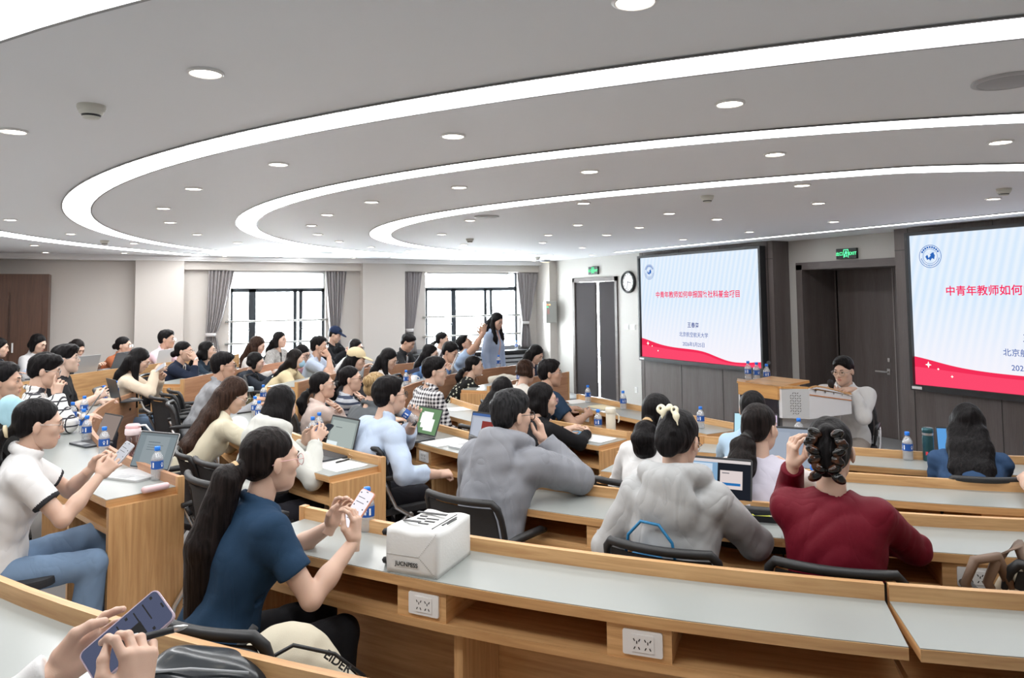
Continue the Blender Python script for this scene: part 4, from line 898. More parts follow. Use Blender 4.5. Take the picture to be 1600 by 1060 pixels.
    # top garment
    mats = [top['m'] if 'm' in top else cloth('%d_%d_%d_%d' % (*[int(q*999) for q in top['c']], int(100*top.get('cr', .3))), top['c'], top.get('rough', .85), cr=top.get('cr', .3))]
    fit = top.get('fit', 1.0); G = SDF(lo-.05, hi+.05, vox*1.05); sx_ = (1 if sex == 'f' else 1.10)*fit
    G.ell(Pv+A3(0, -.005, .01), A3(.168*sx_, .125*fit, .145)*s, Rl@rot(0, l*.5), .02); G.ell(Pv+.40*Lt*t-.012*fw, A3(.140*sx_, .104*fit, .155)*s, Rl, .10); G.ell(Pv+.69*Lt*t-.008*fw, A3(.158*sx_, .108*fit, .150)*s, Rl, .09)
    G.cap(Nb-.072*t+Rt@A3(-.115*s*sx_, 0, 0), Nb-.072*t+Rt@A3(.115*s*sx_, 0, 0), .060*fit*s, None, .05); G.cap(Nb-.03*t-fw*.006+A3(-.04, 0, 0), Nb-.03*t-fw*.006+A3(.04, 0, 0), .048*s, None, .05)
    if sex == 'f':
        for sx in (-1, 1): G.ell(Pv+.63*Lt*t+.082*fw+A3(sx*.062, 0, 0), A3(.052, .040, .055)*s, Rl, .05)
    for sd, Sh, E, W, hd, hn, curl, spec in arms:
        sl = top['sleeve']; fr = 1.12 if top['kind'] in ('jacket', 'hood') else 1.0
        if sl == 'none': G.cap(Sh, Sh+.05*(E-Sh), .055*s*g, None, .03); continue
        if sl == 'short':
            q = Sh+.62*(E-Sh); G.cap(Sh, Sh+.8*(E-Sh), .061*s*g*fit, .056*s*g*fit, .035); G.cut(q, E-Sh, .105)
        else:
            fe = {'long': .97, 'half': .25, 'three': .62}[sl]; G.cap(Sh, E, .060*s*g*fit*fr, .051*s*g*fit*fr, .035); q = E+fe*(W-E); G.cap(E, E+min(fe+.12, 1.1)*(W-E), .050*s*g*fit*fr, .050*s*g*fit*fr-(.014*fe if sl == 'long' else .006), .02); G.cut(q, W-E, .085)
    if top['kind'] in ('hood',):
        up = hairk.get('hoodup', 0)
        ring = [Nb+A3(math.sin(a)*.105, 0, 0)*s+fw*(math.cos(a)*-.085-.0)*s+t*(.035 if abs(a) < 2 else -.02) for a in np.linspace(-2.6, 2.6, 13)]
        G.chain(ring, [.026, .030, .034, .038, .042, .044, .046, .044, .042, .038, .034, .030, .026], .02)
        G.ell(Nb-.06*t-fw*.110, A3(.115, .042, .105)*s, Rl, .04)
    if top['kind'] in ('shirt', 'polo', 'jacket'):
        ring = [Nb+t*(.022+.012*math.cos(a))+A3(math.sin(a)*.062, 0, 0)*s-fw*(math.cos(a)*.060+.004)*s for a in np.linspace(-2.7, 2.7, 15)]
        for dt, r in ((0, .013), (.014, .010)): G.chain([p+t*dt for p in ring], [r*(1.6 if top['kind'] == 'jacket' else 1)]*15, .01)
    elif top['kind'] in ('tee', 'cardigan'):
        ring = [Nb+t*(.008+.018*math.cos(a))+A3(math.sin(a)*.068, 0, 0)*s-fw*(math.cos(a)*.060+.002)*s for a in np.linspace(-math.pi, math.pi, 17)]; G.chain(ring, [.010]*17, .012)
    elif top['kind'] == 'turtle': G.cap(Nb-.02*t, Nb+t*.05+fw*.012, .064*s, .060*s, .02)
    G.wrinkle(top.get('wr', .0042)*.8, 30, int(abs(head[0]*97+head[1]*31)) % 999, (.8, .8, 1), True)
    G.cap(Nb-.012*t, hp(0, -.02, -.03), .0555*s*g, .058*s*g, .008, 1)
    if top.get('vneck'): G.cap(Nb+.02*t+fw*.10, Nb-top['vneck']*t+fw*.12, .050, .012, .012, 1)
    if not stand: G.cut((0, 0, zp-.10), (0, 0, -1), None, .01)
    v, fq = G.mesh(1); cen = v[fq].mean(1); mi = np.zeros(len(fq), int); q = cen-Nb; fx, fy, fz = q[:, 0], q@fw, q@t
    if 'inner' in top:
        mats.append(cloth('in_%d_%d_%d' % tuple(int(q*999) for q in top['inner']), top['inner'])); wdt = top.get('iw', .045); mi[(fy > .02) & (np.abs(fx) < wdt*(1+.6*np.clip(fz/.2, -1, .3))) & (fz < .03)] = 1
    if 'edge' in top:
        mats.append(cloth('ed_%d_%d_%d' % tuple(int(q*999) for q in top['edge']), top['edge'])); wdt = top.get('iw', .045); k = len(mats)-1; a = wdt*(1+.6*np.clip(fz/.2, -1, .3)); mi[(fy > .0) & (np.abs(fx) > a) & (np.abs(fx) < a+.022) & (fz < .05)] = k
    if 'cuff' in top:
        mats.append(cloth('cu_%d' % int(top['cuff'][0]*999), top['cuff'])); k = len(mats)-1
        for sd, Sh, E, W, hd, hn, curl, spec in arms:
            if top['sleeve'] == 'short': e0 = Sh+.62*(E-Sh); u = unit(E-Sh)
            else: e0 = E+.97*(W-E); u = unit(W-E)
            dd = (cen-e0)@u; mi[(dd > -.014) & (np.linalg.norm(cen-e0, axis=1) < .09)] = k
        mi[(fz > .012) & (np.hypot(fx, fy) < .085)] = k if top.get('collarcuff') else mi[(fz > .012) & (np.hypot(fx, fy) < .085)]
    if 'sleeves' in top:
        mats.append(cloth('sv_%d_%d' % (int(top['sleeves'][0]*999), int(top['sleeves'][1]*999)), top['sleeves'])); mi[np.abs(fx) > .150*s] = len(mats)-1
    if 'lower' in top:
        mats.append(cloth('lo_%d' % int(top['lower'][0]*999), top['lower'])); mi[fz < -.30] = len(mats)-1
    link_mesh(top.get('name', {'tee': 'shirt', 'hood': 'hooded_jacket', 'polo': 'polo_shirt', 'turtle': 'sweater'}.get(top['kind'], top['kind'])), [(v, fq, mi)], mats, o)
    # legs
    lv = min(max(dep*.0030, .009), .022); kp = legs or {}
    pm = kp.get('m') or cloth('pants_%d_%d_%d' % tuple(int(q*999) for q in pants), pants)
    zk = .49
    if stand: JT = {sd: [A3(sd*.085, 0, zp-.05), A3(sd*.09, .02, zp*.50), A3(sd*.09, -.02, .09)] for sd in (-1, 1)}
    else: JT = {sd: [A3(sd*.085, .02, zp-.055), A3(sd*.11, .42*s, zk), A3(sd*.12, .40*s, .10)] for sd in (-1, 1)}
    for sd, k in ((-1, 'L'), (1, 'R')):
        if k in kp: JT[sd] = [JT[sd][0]]+[loc(p) for p in kp[k]]
    al = np.array([p for q in JT.values() for p in q]+[Pv]); G = SDF(np.maximum(al.min(0)-.2, (-9, -9, -.02)), al.max(0)+.16, lv)
    G.ell(Pv+A3(0, .01, -.035), A3(.165*sx_, .125, .115)*s, None, .03)
    for sd, (a, kn, an) in JT.items(): G.cap(a, kn, .088*s, .066*s, .03); G.cap(kn, an, .064*s, kp.get('hem', .052)*s, .02)
    G.wrinkle(.003, 30, 7); link_mesh('trousers', [(*G.mesh(1), 0)], pm, o)
    G = SDF(np.minimum(al.min(0), 0)-.2, al.max(0)*np.array((1, 1, 0))+A3(.2, .3, .25), max(lv*.8, .008)) if False else None
    for sd, (a, kn, an) in JT.items():
        fd = unit((an-kn)*A3(1, 1, 0)*.0+A3(0, 1, 0)); c = an*A3(1, 1, 0)+fd*.05+A3(0, 0, .045 if not kp.get('free') else an[2]-.05)
        G = SDF(c-A3(.09, .17, .06), c+A3(.09, .17, .12), .008); G.ell(c+A3(0, .02, 0), (.043, .115, .040), None, .02); G.cap(c+A3(0, -.06, .0), c+A3(0, -.05, .06), .042, .045, .02); G.cut(c+A3(0, 0, -.036), (0, 0, -1)); link_mesh('shoe', [(*G.mesh(1), 0)], kp.get('shoe') or BLACKS, o)
    W2 = lambda p: tuple(base+Rz@np.array(p))
    PEOPLE[label] = dict(o=o, base=base, rz=rz, by=by, H=H, Rh=Rh, hp=lambda x, y, z: W2(hp(x, y, z)), wl=W2(arms[0][3]), wr=W2(arms[1][3]), f=f, seat=(not stand) and seat, zp=zp, s=s, hpl=hp, W2=W2)
    return o

# ------------------------------------------------------------------ the people
G1 = 'people in the audience'
def P_(label, head, hy, pt, by, dep, **k): return person(label, head, hy, pt, by, dep, group=G1, **k)
NAVY, BLK, WHT, CREAM = (.018, .030, .065), (.014, .014, .017), (.80, .80, .80), (.74, .66, .50)
JEANS = cloth('jeans', (.20, .30, .45), .9, .3, 700)
# near right block
P_('woman in maroon blouse with a shiny black claw clip in her bun', (2.387, 1.916, 1.318), 32, -8, 38, 2.7, hair='claw', top=dict(c=(.155, .004, .016), kind='blouse', fit=1.08, wr=.0035, rough=.6), L=dict(w=(2.345, 2.06, 1.235), e=(2.48, 2.25, .80), d=(-.05, -.1, 1), n=(-.75, .3, .1), curl=.7), R=dict(w=(2.66, 2.03, .93), e=(2.70, 1.60, .93), curl=.4))
P_('woman in light grey hooded jacket with a white butterfly hair clip', (2.033, 2.358, 1.317), 29, -24, 33, 2.95, hair='claw', glasses='silver', top=dict(c=(.47, .48, .485), kind='hood', fit=1.10, wr=.0034, cr=.4, rough=.55), L=dict(w=(2.05, 2.65, .94), e=(1.65, 2.45, .90), curl=.6), R=dict(w=(2.36, 2.42, .94), e=(2.20, 2.0, .90), curl=.6))
P_('man in dark grey hooded windbreaker resting his cheek on his hand', (1.825, 3.392, 1.30), 7, -4, 26, 3.8, sex='m', hair='short', hcol='grey', glasses='dark', top=dict(c=(.255, .265, .295), kind='hood', fit=1.12, wr=.0036, cr=.45, rough=.55), L='desk', R=dict(w=(1.99, 3.36, 1.155), e=(2.16, 3.05, .80), d=(-.1, .2, 1), n=(.75, -.65, .2), curl=.55), pants=(.02, .02, .025))
P_('woman in white knitted tee with a short low ponytail', (2.741, 3.348, 1.23), 25, -3, 30, 4.2, hair='lowpony', hairk=dict(len=.17, w=1.25, z=-.03, tie='tan'), top=dict(c=WHT, kind='tee', sleeve='half', wr=.003), L='desk', R='deskin')
P_('woman in lilac vest over a white blouse with curly low ponytail', (2.904, 2.747, 1.232), 13, -6, 35, 3.75, hair='lowpony', hcol='dark', hairk=dict(len=.24, w=1.3, z=-.05), top=dict(c=(.60, .58, .68), kind='vest', sleeve='half', sleeves=(.80, .74, .72)), L='type', R=dict(w=(3.22, 2.82, .96), e=(3.1, 2.4, .88), curl=.5))
P_('woman in pale blue tee with a long black ponytail in the front row', (3.637, 3.494, 1.169), 34, -3, 36, 4.7, hair='lowpony', hairk=dict(len=.30, z=-.05), top=dict(c=(.42, .58, .74), kind='tee', sleeve='half'), L='type', R='type')
P_('woman in blue denim jacket with long wavy black hair', (4.44, 2.606, 1.13), 28, -5, 33, 4.35, hair='long', hairk=dict(len=.25, back=1, wavy=1), top=dict(c=(.035, .075, .16), kind='shirt', rough=.9, wr=.005), L=dict(w=(4.50, 2.76, .86), e=(4.16, 2.70, .60), curl=.4), R=dict(w=(4.66, 2.74, .87), e=(4.60, 2.42, .60), curl=.4))
P_('person outside the right edge with only a bare arm in view', (4.22, 1.72, 1.26), 40, -6, 40, 3.7, hair='bob', top=dict(c=WHT, kind='tee', sleeve='short'), L=dict(w=(4.17, 2.17, .94), e=(3.86, 1.98, .95), curl=.5), R='type')
# navy tee woman in front
P_('woman in navy tee with a long ponytail holding up a phone at the nearest desk', (.538, 2.883, 1.311), 12, -3, 8, 2.75, hair='pony', hcol='dark', glasses='pink', hairk=dict(len=.74, w=1.6, z=-.02, tie='tan', side=-.03, out=.13), top=dict(c=(.018, .048, .098), kind='tee', sleeve='short', fit=1.05, wr=.006), R=dict(w=(.805, 2.735, 1.01), e=(.74, 2.58, .70), d=(.12, .10, 1), n=(.75, -.65, .2), curl=.85), L=dict(w=(.765, 2.905, 1.03), e=(.62, 3.2, .75), d=(.35, -.15, .8), n=(-.3, .9, -.1), curl=.6), pants=BLK, lean=17)
# polo woman and her row
P_('woman in white polo shirt and jeans holding a phone over her laptop', (-.292, 4.30, 1.315), 4, -8, 2, 3.55, hair='pony', glasses='silver', hairk=dict(len=.27, z=-.04, tie='cream', w=1.0), top=dict(c=(.80, .80, .80), kind='polo', sleeve='short', cuff=(.03, .03, .035), wr=.004), R=dict(w=(-.03, 4.19, 1.055), e=(-.09, 4.02, .76), d=(.6, .25, .6), n=(.3, -.85, .4), curl=.8), L=dict(w=(-.07, 4.36, 1.06), e=(-.25, 4.7, .8), d=(.7, -.1, .5), n=(-.2, .9, .2), curl=.7), lean=13,
   legs=dict(m=JEANS, L=[(-.02, 4.42, .72), (.02, 4.40, .30)], R=[(-.05, 4.20, .64), (-.09, 4.22, .27)], hem=.075))
P_('young man in black and white plaid shirt talking with a raised hand', (-.436, 6.766, 1.382), -1, -12, 5, 5.7, sex='m', hair='short', hairk=dict(fluffy=1, bangs=.6), glasses='silver', top=dict(m=pattern('plaid', 'plaid', (.80, .79, .77), (.05, .05, .06), 17), kind='shirt', fit=1.0), R=dict(w=(-.345, 6.60, 1.20), e=(-.38, 6.45, .95), d=(.15, .1, 1), n=(-.3, -.9, .1), curl=.9, point=True), L='desk')
P_('round faced man in black tee with glasses looking up from his desk', (-.347, 7.856, 1.393), -7, 4, -3, 6.6, sex='m', hair='short', glasses='silver', hairk=dict(bangs=.9, fluffy=1), skin=SKIN3, top=dict(c=BLK, kind='tee', sleeve='half', fit=1.12), R=dict(w=(-.10, 7.60, 1.06), e=(-.22, 7.35, .8), curl=.6), L='desk')
P_('grinning man with crew cut at the left edge in a black top', (-.622, 6.083, 1.373), -12, -2, 0, 5.1, sex='m', hair='short', skin=SKIN2, top=dict(c=(.02, .02, .022), kind='tee', sleeve='long', sleeves=(.02, .02, .02)), L='phonelow', R='phonelow')
# middle block
P_('woman in white hooded jacket with black bob checking a phone', (.945, 4.774, 1.248), 39, -20, 20, 4.6, hair='bob', hairk=dict(len=.14), top=dict(c=(.66, .67, .63), kind='hood', wr=.0034, rough=.6), R=dict(w=(1.12, 4.63, 1.03), e=(.98, 4.45, .8), d=(.5, .2, .6), n=(.3, -.9, .3), curl=.7), L=dict(w=(1.11, 4.87, .99), e=(.9, 5.0, .75), curl=.6), lean=24)
P_('woman in cream sweater with very long brown hair and pink drink', (.797, 5.71, 1.223), -13, -32, 5, 5.3, hair='long', hcol='brown', glasses='silver', hairk=dict(len=.46, back=1), top=dict(c=(.74, .68, .52), kind='tee', wr=.005), L='desk', R='deskin', lean=34, legs=dict(m=JEANS))
P_('man in grey shirt with black glasses behind the clear tumbler', (.939, 7.394, 1.296), -12, -2, -6, 6.9, sex='m', hair='short', glasses='dark', skin=SKIN2, top=dict(c=(.33, .34, .36), kind='shirt', inner=(.02, .02, .02), iw=.03, wr=.006), L='desk', R='desk')
P_('man in light blue shirt drinking from a water bottle', (1.672, 4.836, 1.252), -4, 4, 8, 4.95, sex='m', hair='short', glasses='dark', top=dict(c=(.50, .60, .76), kind='shirt', sleeve='three', wr=.006), L=dict(w=(1.82, 4.80, 1.06), e=(1.85, 5.1, .80), d=(.25, .15, .9), n=(.3, .8, -.2), curl=1.1), R=dict(w=(1.88, 4.50, .77), e=(1.55, 4.35, .72), d=(1, .1, -.05), n=(0, -.4, .9), curl=1.5), pants=(.015, .015, .02))
P_('blond tipped person in dark grey jacket with hair clip, seen from behind', (1.81, 5.562, 1.216), 37, -18, 15, 5.7, hair='bun', hcol='blond', hairk=dict(z=.03), top=dict(c=(.11, .12, .13), kind='jacket'), L='desk', R='desk')
P_('woman in navy and white striped tee with folded arms', (2.042, 7.036, 1.143), -26, 0, -8, 7.1, hair='lowpony', glasses='dark', hairk=dict(len=.12), top=dict(m=pattern('stripes', 'stripe', (.50, .53, .58), (.05, .065, .11), 19), kind='tee', sleeve='half'), L='cross', R='cross', lean=6)
P_('woman in pale pink cardigan with braided hair and folded arms', (1.679, 6.663, 1.142), -19, 4, -4, 6.6, hair='lowpony', glasses='silver', hairk=dict(len=.2, z=-.04), top=dict(c=(.66, .54, .49), kind='cardigan', inner=(.015, .013, .013), iw=.05), L='cross', R='cross', lean=6)
P_('woman with long black hair and a tiny top knot, seen from behind', (2.762, 5.279, 1.151), 42, -5, 25, 5.9, hair='long', hairk=dict(len=.34), top=dict(c=BLK, kind='tee'), L='desk', R='desk')
P_('woman in black sweater with a bob reaching toward a water bottle', (2.839, 4.782, 1.146), -19, -4, 12, 5.5, hair='bob', glasses='pink', hairk=dict(len=.10), top=dict(c=(.010, .010, .012), kind='turtle', wr=.003), L='chin' if False else 'deskin', R=dict(w=(3.22, 4.78, .855), e=(2.85, 4.45, .82), curl=.8))
P_('man in black and white gingham shirt facing the screens', (2.593, 6.275, 1.246), -23, -5, -2, 6.6, sex='m', hair='short', glasses='silver', top=dict(m=pattern('gingham', 'check', (.78, .77, .78), (.012, .010, .018), 30), kind='shirt'), L='lap', R='lap', pants=BLK)
P_('woman in black dress with pale flecks leaning on the far front desk', (3.819, 8.014, 1.097), -31, -2, -24, 8.8, hair='lowpony', hairk=dict(len=.2), top=dict(m=pattern('flecks', 'dots', (.012, .012, .012), (.62, .62, .50), 26), kind='dress', sleeve='half'), L='desk', R='deskin')
P_('woman in dark navy top looking down at the end of the far front desk', (5.066, 8.703, 1.134), -58, -30, -45, 10, hair='long', hairk=dict(len=.2), top=dict(c=NAVY, kind='tee'), L='write', R='write')
P_('short brown haired woman in white top with a lanyard', (3.80, 6.74, 1.138), 12, -5, 0, 7.7, hair='bob', hcol='brown', hairk=dict(len=.04), top=dict(c=(.74, .71, .66), kind='tee', edge=(.05, .09, .18)), L='chin' if False else 'deskin', R='desk')
P_('man in dark blue tee with short hair at the straight front desk', (3.667, 6.04, 1.187), -31, 0, -8, 6.9, sex='m', hair='short', glasses='silver', skin=SKIN2, top=dict(c=(.022, .045, .085), kind='tee', sleeve='short', fit=1.1), R=dict(w=(3.93, 5.83, .80), e=(3.70, 5.72, .76), curl=.6), L='desk')
# far block
P_('woman in white blouse with a black bow looking down at her phone', (2.921, 8.493, 1.192), -39, -26, -28, 8.8, hair='long', hairk=dict(len=.26, front=(1,)), glasses='silver', top=dict(c=(.78, .75, .72), kind='blouse', sleeve='half'), L='phonelow', R='phonelow')
P_('woman in cream baseball cap with long dark hair', (2.434, 8.185, 1.229), -29, -14, -22, 8.3, hair='long', hairk=dict(len=.2), top=dict(c=(.03, .03, .035), kind='tee', lower=(.7, .7, .7)), L='phonelow', R='phonelow')
P_('woman in blue top holding up a white tablet', (3.622, 8.911, 1.195), -37, -10, -34, 9.5, hair='long', hairk=dict(len=.16), glasses='silver', top=dict(c=(.13, .25, .50), kind='tee'), L='phone', R='phone')
P_('short haired person in white tee and grey vest reading papers', (3.885, 8.882, 1.209), -54, -22, -38, 9.6, sex='m', hair='short', glasses='dark', skin=SKIN2, top=dict(c=(.62, .58, .54), kind='tee', sleeve='half', sleeves=(.3, .3, .33)), L='write', R='write')
P_('young woman in dark jacket with white collar typing on a laptop', (1.636, 9.878, 1.121), -19, -14, -26, 9.4, hair='bob', glasses='pink', hairk=dict(len=.06), top=dict(c=(.022, .028, .040), kind='jacket', inner=(.70, .68, .66), iw=.018, fit=1.12), L='type', R='type')
P_('woman in blue face mask and cream jacket', (2.04, 9.427, 1.172), -17, -3, -28, 9.2, hair='long', hcol='dark', hairk=dict(len=.2), top=dict(c=(.72, .62, .40), kind='jacket'), L='desk', R='desk')
P_('man in light blue polo shirt with hand near his chin', (2.413, 9.786, 1.296), -29, 0, -30, 9.7, sex='m', hair='short', glasses='silver', skin=SKIN2, top=dict(c=(.50, .58, .72), kind='polo', sleeve='short'), R=dict(w=(2.50, 9.64, 1.17), e=(2.6, 9.5, .93), d=(-.5, .2, .8), n=(.3, -.9, .2), curl=1.0), L='deskin')
P_('woman in pink top with black fringe behind the masked woman', (2.293, 10.202, 1.177), -48, -15, -38, 10, hair='bob', glasses='dark', hairk=dict(len=.1, bangs=.8), top=dict(c=(.82, .45, .52), kind='tee'), L='desk', R='desk')
P_('person in navy cap and black top looking down by the curtain', (3.344, 12.471, 1.313), -35, -22, -50, 12.5, sex='m', hair='short', top=dict(c=(.010, .011, .014), kind='tee'), L='phonelow', R='phonelow')
P_('woman with glasses half hidden behind the cream cap', (3.222, 10.837, 1.19), -42, -8, -48, 11, hair='bob', glasses='dark', hairk=dict(len=.1), top=dict(c=(.75, .75, .74), kind='tee', sleeve='half'), L='desk', R='desk')
P_('young man in dark jacket over grey tee looking down below the column', (3.933, 10.562, 1.252), -45, -28, -42, 11, sex='m', hair='short', skin=SKIN2, top=dict(c=(.020, .021, .024), kind='jacket', inner=(.4, .4, .4), iw=.04), L='write', R='write')
P_('woman in white tee with ponytail before the right window', (4.546, 10.685, 1.263), -38, -3, -45, 11.5, hair='lowpony', hairk=dict(len=.14), top=dict(c=(.80, .79, .78), kind='tee', sleeve='short'), L='desk', R='desk')
P_('man in light blue shirt tilting back to photograph with raised phone', (4.42, 9.60, 1.254), -37, 30, -32, 10.5, sex='m', hair='short', glasses='silver', skin=SKIN2, top=dict(c=(.42, .55, .75), kind='tee', sleeve='short', fit=1.05), L=dict(w=(4.60, 9.32, 1.45), e=(4.75, 9.5, 1.15), d=(-.1, .0, 1), n=(.7, .6, 0), curl=.9), R=dict(w=(4.53, 9.20, 1.44), e=(4.40, 9.15, 1.12), d=(.1, .0, 1), n=(-.1, -1, 0), curl=.9), lean=-6)
P_('standing woman in pale blue suit with long black hair at the window', (4.962, 9.642, 1.563), -72, -22, -62, 10.8, hair='long', hairk=dict(len=.12, back=1, front=(-1, 1)), stand=True, pants=(.40, .50, .66), top=dict(c=(.42, .52, .70), kind='jacket', inner=(.70, .45, .38), iw=.025), L='side', R='side')
P_('woman in navy cardigan with white trim covering her mouth', (.797, 9.863, 1.296), -25, -3, -24, 9.0, hair='bun', glasses='silver', hairk=dict(z=-.04), top=dict(c=(.013, .020, .042), kind='cardigan', sleeve='three', inner=(.03, .03, .03), iw=.022, edge=(.78, .76, .74), vneck=.1), R=dict(w=(.915, 9.72, 1.20), e=(.98, 9.55, .93), d=(-.45, .15, .8), n=(.5, -.8, .2), curl=.6), L='deskin')
P_('woman in dark navy tee with long straight black hair by the left curtain', (1.12, 10.375, 1.26), -26, 3, -30, 9.6, hair='long', hairk=dict(len=.3), glasses='silver', top=dict(c=(.02, .035, .055), kind='tee', sleeve='half'), L='desk', R='deskin')
P_('woman in beige blouse and jeans sitting sideways with her phone', (.274, 8.665, 1.295), -7, -28, -12, 7.7, hair='long', hairk=dict(len=.34, front=(1,)), glasses='silver', top=dict(c=(.76, .64, .50), kind='blouse', fit=1.05), L='phone', R=dict(w=(.42, 8.50, 1.19), e=(.40, 8.35, .95), d=(.8, .1, .3), n=(.2, -.9, .4), curl=.8), legs=dict(m=JEANS))
P_('woman in white jacket with long brown ponytail before the left window', (1.758, 10.482, 1.295), -24, -20, -30, 10, hair='long', hcol='brown', hairk=dict(len=.3, front=(1,)), top=dict(c=(.64, .62, .60), kind='jacket', fit=1.08), L='write', R='write')
P_('woman in patterned grey blouse before the left window', (2.225, 11.368, 1.317), -49, -3, -50, 11, hair='long', hairk=dict(len=.25), top=dict(m=pattern('greyprint', 'dots', (.36, .35, .34), (.6, .6, .58), 60), kind='blouse', inner=(.03, .03, .03), iw=.02), L='desk', R='desk')
P_('man in pale pink shirt at the rear desk before the left column', (.712, 11.613, 1.37), -23, -2, -30, 10.5, sex='m', hair='short', glasses='silver', skin=SKIN2, top=dict(c=(.80, .60, .66), kind='shirt', sleeve='three'), L='type', R='type')
P_('woman in orange brown jacket with a bun and glasses', (.175, 11.681, 1.298), -26, -3, -32, 10.3, hair='bun', glasses='silver', hairk=dict(z=-.02), top=dict(c=(.36, .115, .050), kind='jacket', inner=(.015, .015, .015), iw=.05), L='type', R='type')
P_('woman in black top looking down behind a silver laptop', (-.384, 11.643, 1.279), -48, -28, -38, 10, hair='bun', hcol='dark', hairk=dict(z=0), top=dict(c=(.015, .014, .016), kind='tee', sleeve='half'), L='type', R='type')
P_('woman in pale grey shirt with chin length black hair looking down', (-.832, 11.651, 1.365), -31, -22, -36, 9.8, hair='bob', hairk=dict(len=.09), top=dict(c=(.58, .58, .59), kind='shirt'), L='write', R='write')
P_('woman in dark vest over pale blue shirt cut by the left edge', (-1.22, 11.304, 1.349), -4, -10, -20, 9.3, hair='long', hairk=dict(len=.16), top=dict(c=(.02, .022, .03), kind='vest', sleeves=(.48, .58, .72)), L='desk', R='desk')
person('seated speaker in light grey shirt holding a microphone behind the lectern', (6.02, 4.66, 1.19), -168, -10, -150, 6.85, sex='m', hair='short', glasses='silver', top=dict(c=(.70, .70, .70), kind='shirt', wr=.006), R=dict(w=(5.85, 4.62, .955), e=(5.95, 4.75, .60), d=(-.35, .0, .9), n=(-.8, -.4, .2), curl=1.2), L=dict(w=(5.93, 4.50, 1.035), e=(6.05, 4.38, .60), d=(-.9, .2, .0), n=(0, -.4, .9), curl=.5), pants=(.36, .32, .28), lean=14)
person('person in white sleeves outside the frame whose hands hold a phone and pen', (-.33, 1.34, 1.47), 25, -30, 20, 1.35, hair='bob', top=dict(c=(.82, .82, .82), kind='shirt', wr=.006), skin=SKIN, L=dict(w=(-.075, 1.60, 1.235), e=(-.25, 1.72, 1.0), d=(.80, .35, .35), n=(-.5, .75, -.2), curl=.55), R=dict(w=(.045, 1.43, 1.225), e=(-.05, 1.1, 1.02), d=(.10, .35, .8), n=(.55, -.75, .3), curl=.95), lean=10)

# ------------------------------------------------------------------ chairs
def who(s): return [v for k, v in PEOPLE.items() if s in k][0]
def make_chair(label, cat='chair', group='black mesh chairs'):
    c = empty('mesh_chair', (0, 0, 0), 0, label, cat, group)
    b = MB(); b.prism(rrect(.46, .46, .09, 5), .425, .465, smooth=False); b.build('seat', BLACKS, c, bevel=.012)
    def back(u, v):   # u across -1..1, v up 0..1
        return Vector((u*(.205+.02*math.sin(v*math.pi)), -.185-.035*v*v-.02*v+.045*u*u-.02*max(0, v-.8)*3, .47+.375*v))
    b = MB(); N = 12
    for i in range(N):
        for j in range(N):
            q = [back(-.9+1.8*(i+a)/N, .05+.88*(j+d)/N) for a, d in ((0, 0), (1, 0), (1, 1), (0, 1))]; b.face(q, None, 0, True); b.face([p+Vector((0, -.006, 0)) for p in q[::-1]], None, 0, True)
    bk = b.build('backrest', MESH, c)
    b = MB(); loop = [back(-1+2*t, 0) for t in np.linspace(0, 1, 7)]+[back(1, t) for t in np.linspace(.12, .92, 8)]+[back(1-2*t, 1.0) for t in np.linspace(.04, .96, 9)]+[back(-1, t) for t in np.linspace(.92, .12, 8)]
    b.tube(loop, [.014 if p.z < .80 else .017 for p in loop], 8, closed=True); b.build('back_frame', BLACK, bk)
    for sx in (-1, 1):
        b = MB(); b.tube([(sx*.245, -.20, .66), (sx*.255, -.18, .60), (sx*.255, -.12, .48), (sx*.25, -.03, .42), (sx*.25, .10, .33), (sx*.25, .20, .16), (sx*.25, .215, .075)], .0125, 10)
        b.tube([(sx*.25, -.03, .42), (sx*.25, -.14, .33), (sx*.25, -.25, .16), (sx*.25, -.265, .075)], .0125, 10); b.build('side_frame', STEEL, c)
        b = MB(); b.tube([(sx*.25, -.22, .665), (sx*.255, -.1, .672), (sx*.255, .08, .668), (sx*.25, .13, .655)], [.014, .020, .020, .012], 8); b.tube([(sx*.25, -.20, .66), (sx*.215, -.185, .62)], .012, 8); b.build('armrest', BLACK, c)
        for y in (.215, -.265):
            b = MB(); b.lathe([(0, -.012), (.026, -.012), (.027, 0), (.026, .012), (0, .012)], n=14, M=Matrix.Translation((sx*.25-.016, y-.01, .028)) @ Matrix.Rotation(math.pi/2, 4, 'Y')); b.lathe([(0, -.012), (.026, -.012), (.027, 0), (.026, .012), (0, .012)], n=14, M=Matrix.Translation((sx*.25+.016, y-.01, .028)) @ Matrix.Rotation(math.pi/2, 4, 'Y')); b.tube([(sx*.25, y, .03), (sx*.25, y, .085)], .011, 8); b.build('caster', BLACK, c)
    b = MB(); b.tube([(-.25, .0, .415), (.25, .0, .415)], .011, 8); b.build('cross_bar', STEEL, c)
    return c
chair0 = None
def chair(label, loc, deg):
    global chair0
    if chair0 is None: chair0 = c = make_chair(label); c.location = loc; c.rotation_euler = (0, 0, math.radians(deg-90)); return c
    c = copy_tree(chair0, None, loc, math.radians(deg-90)); c['label'] = label; return c
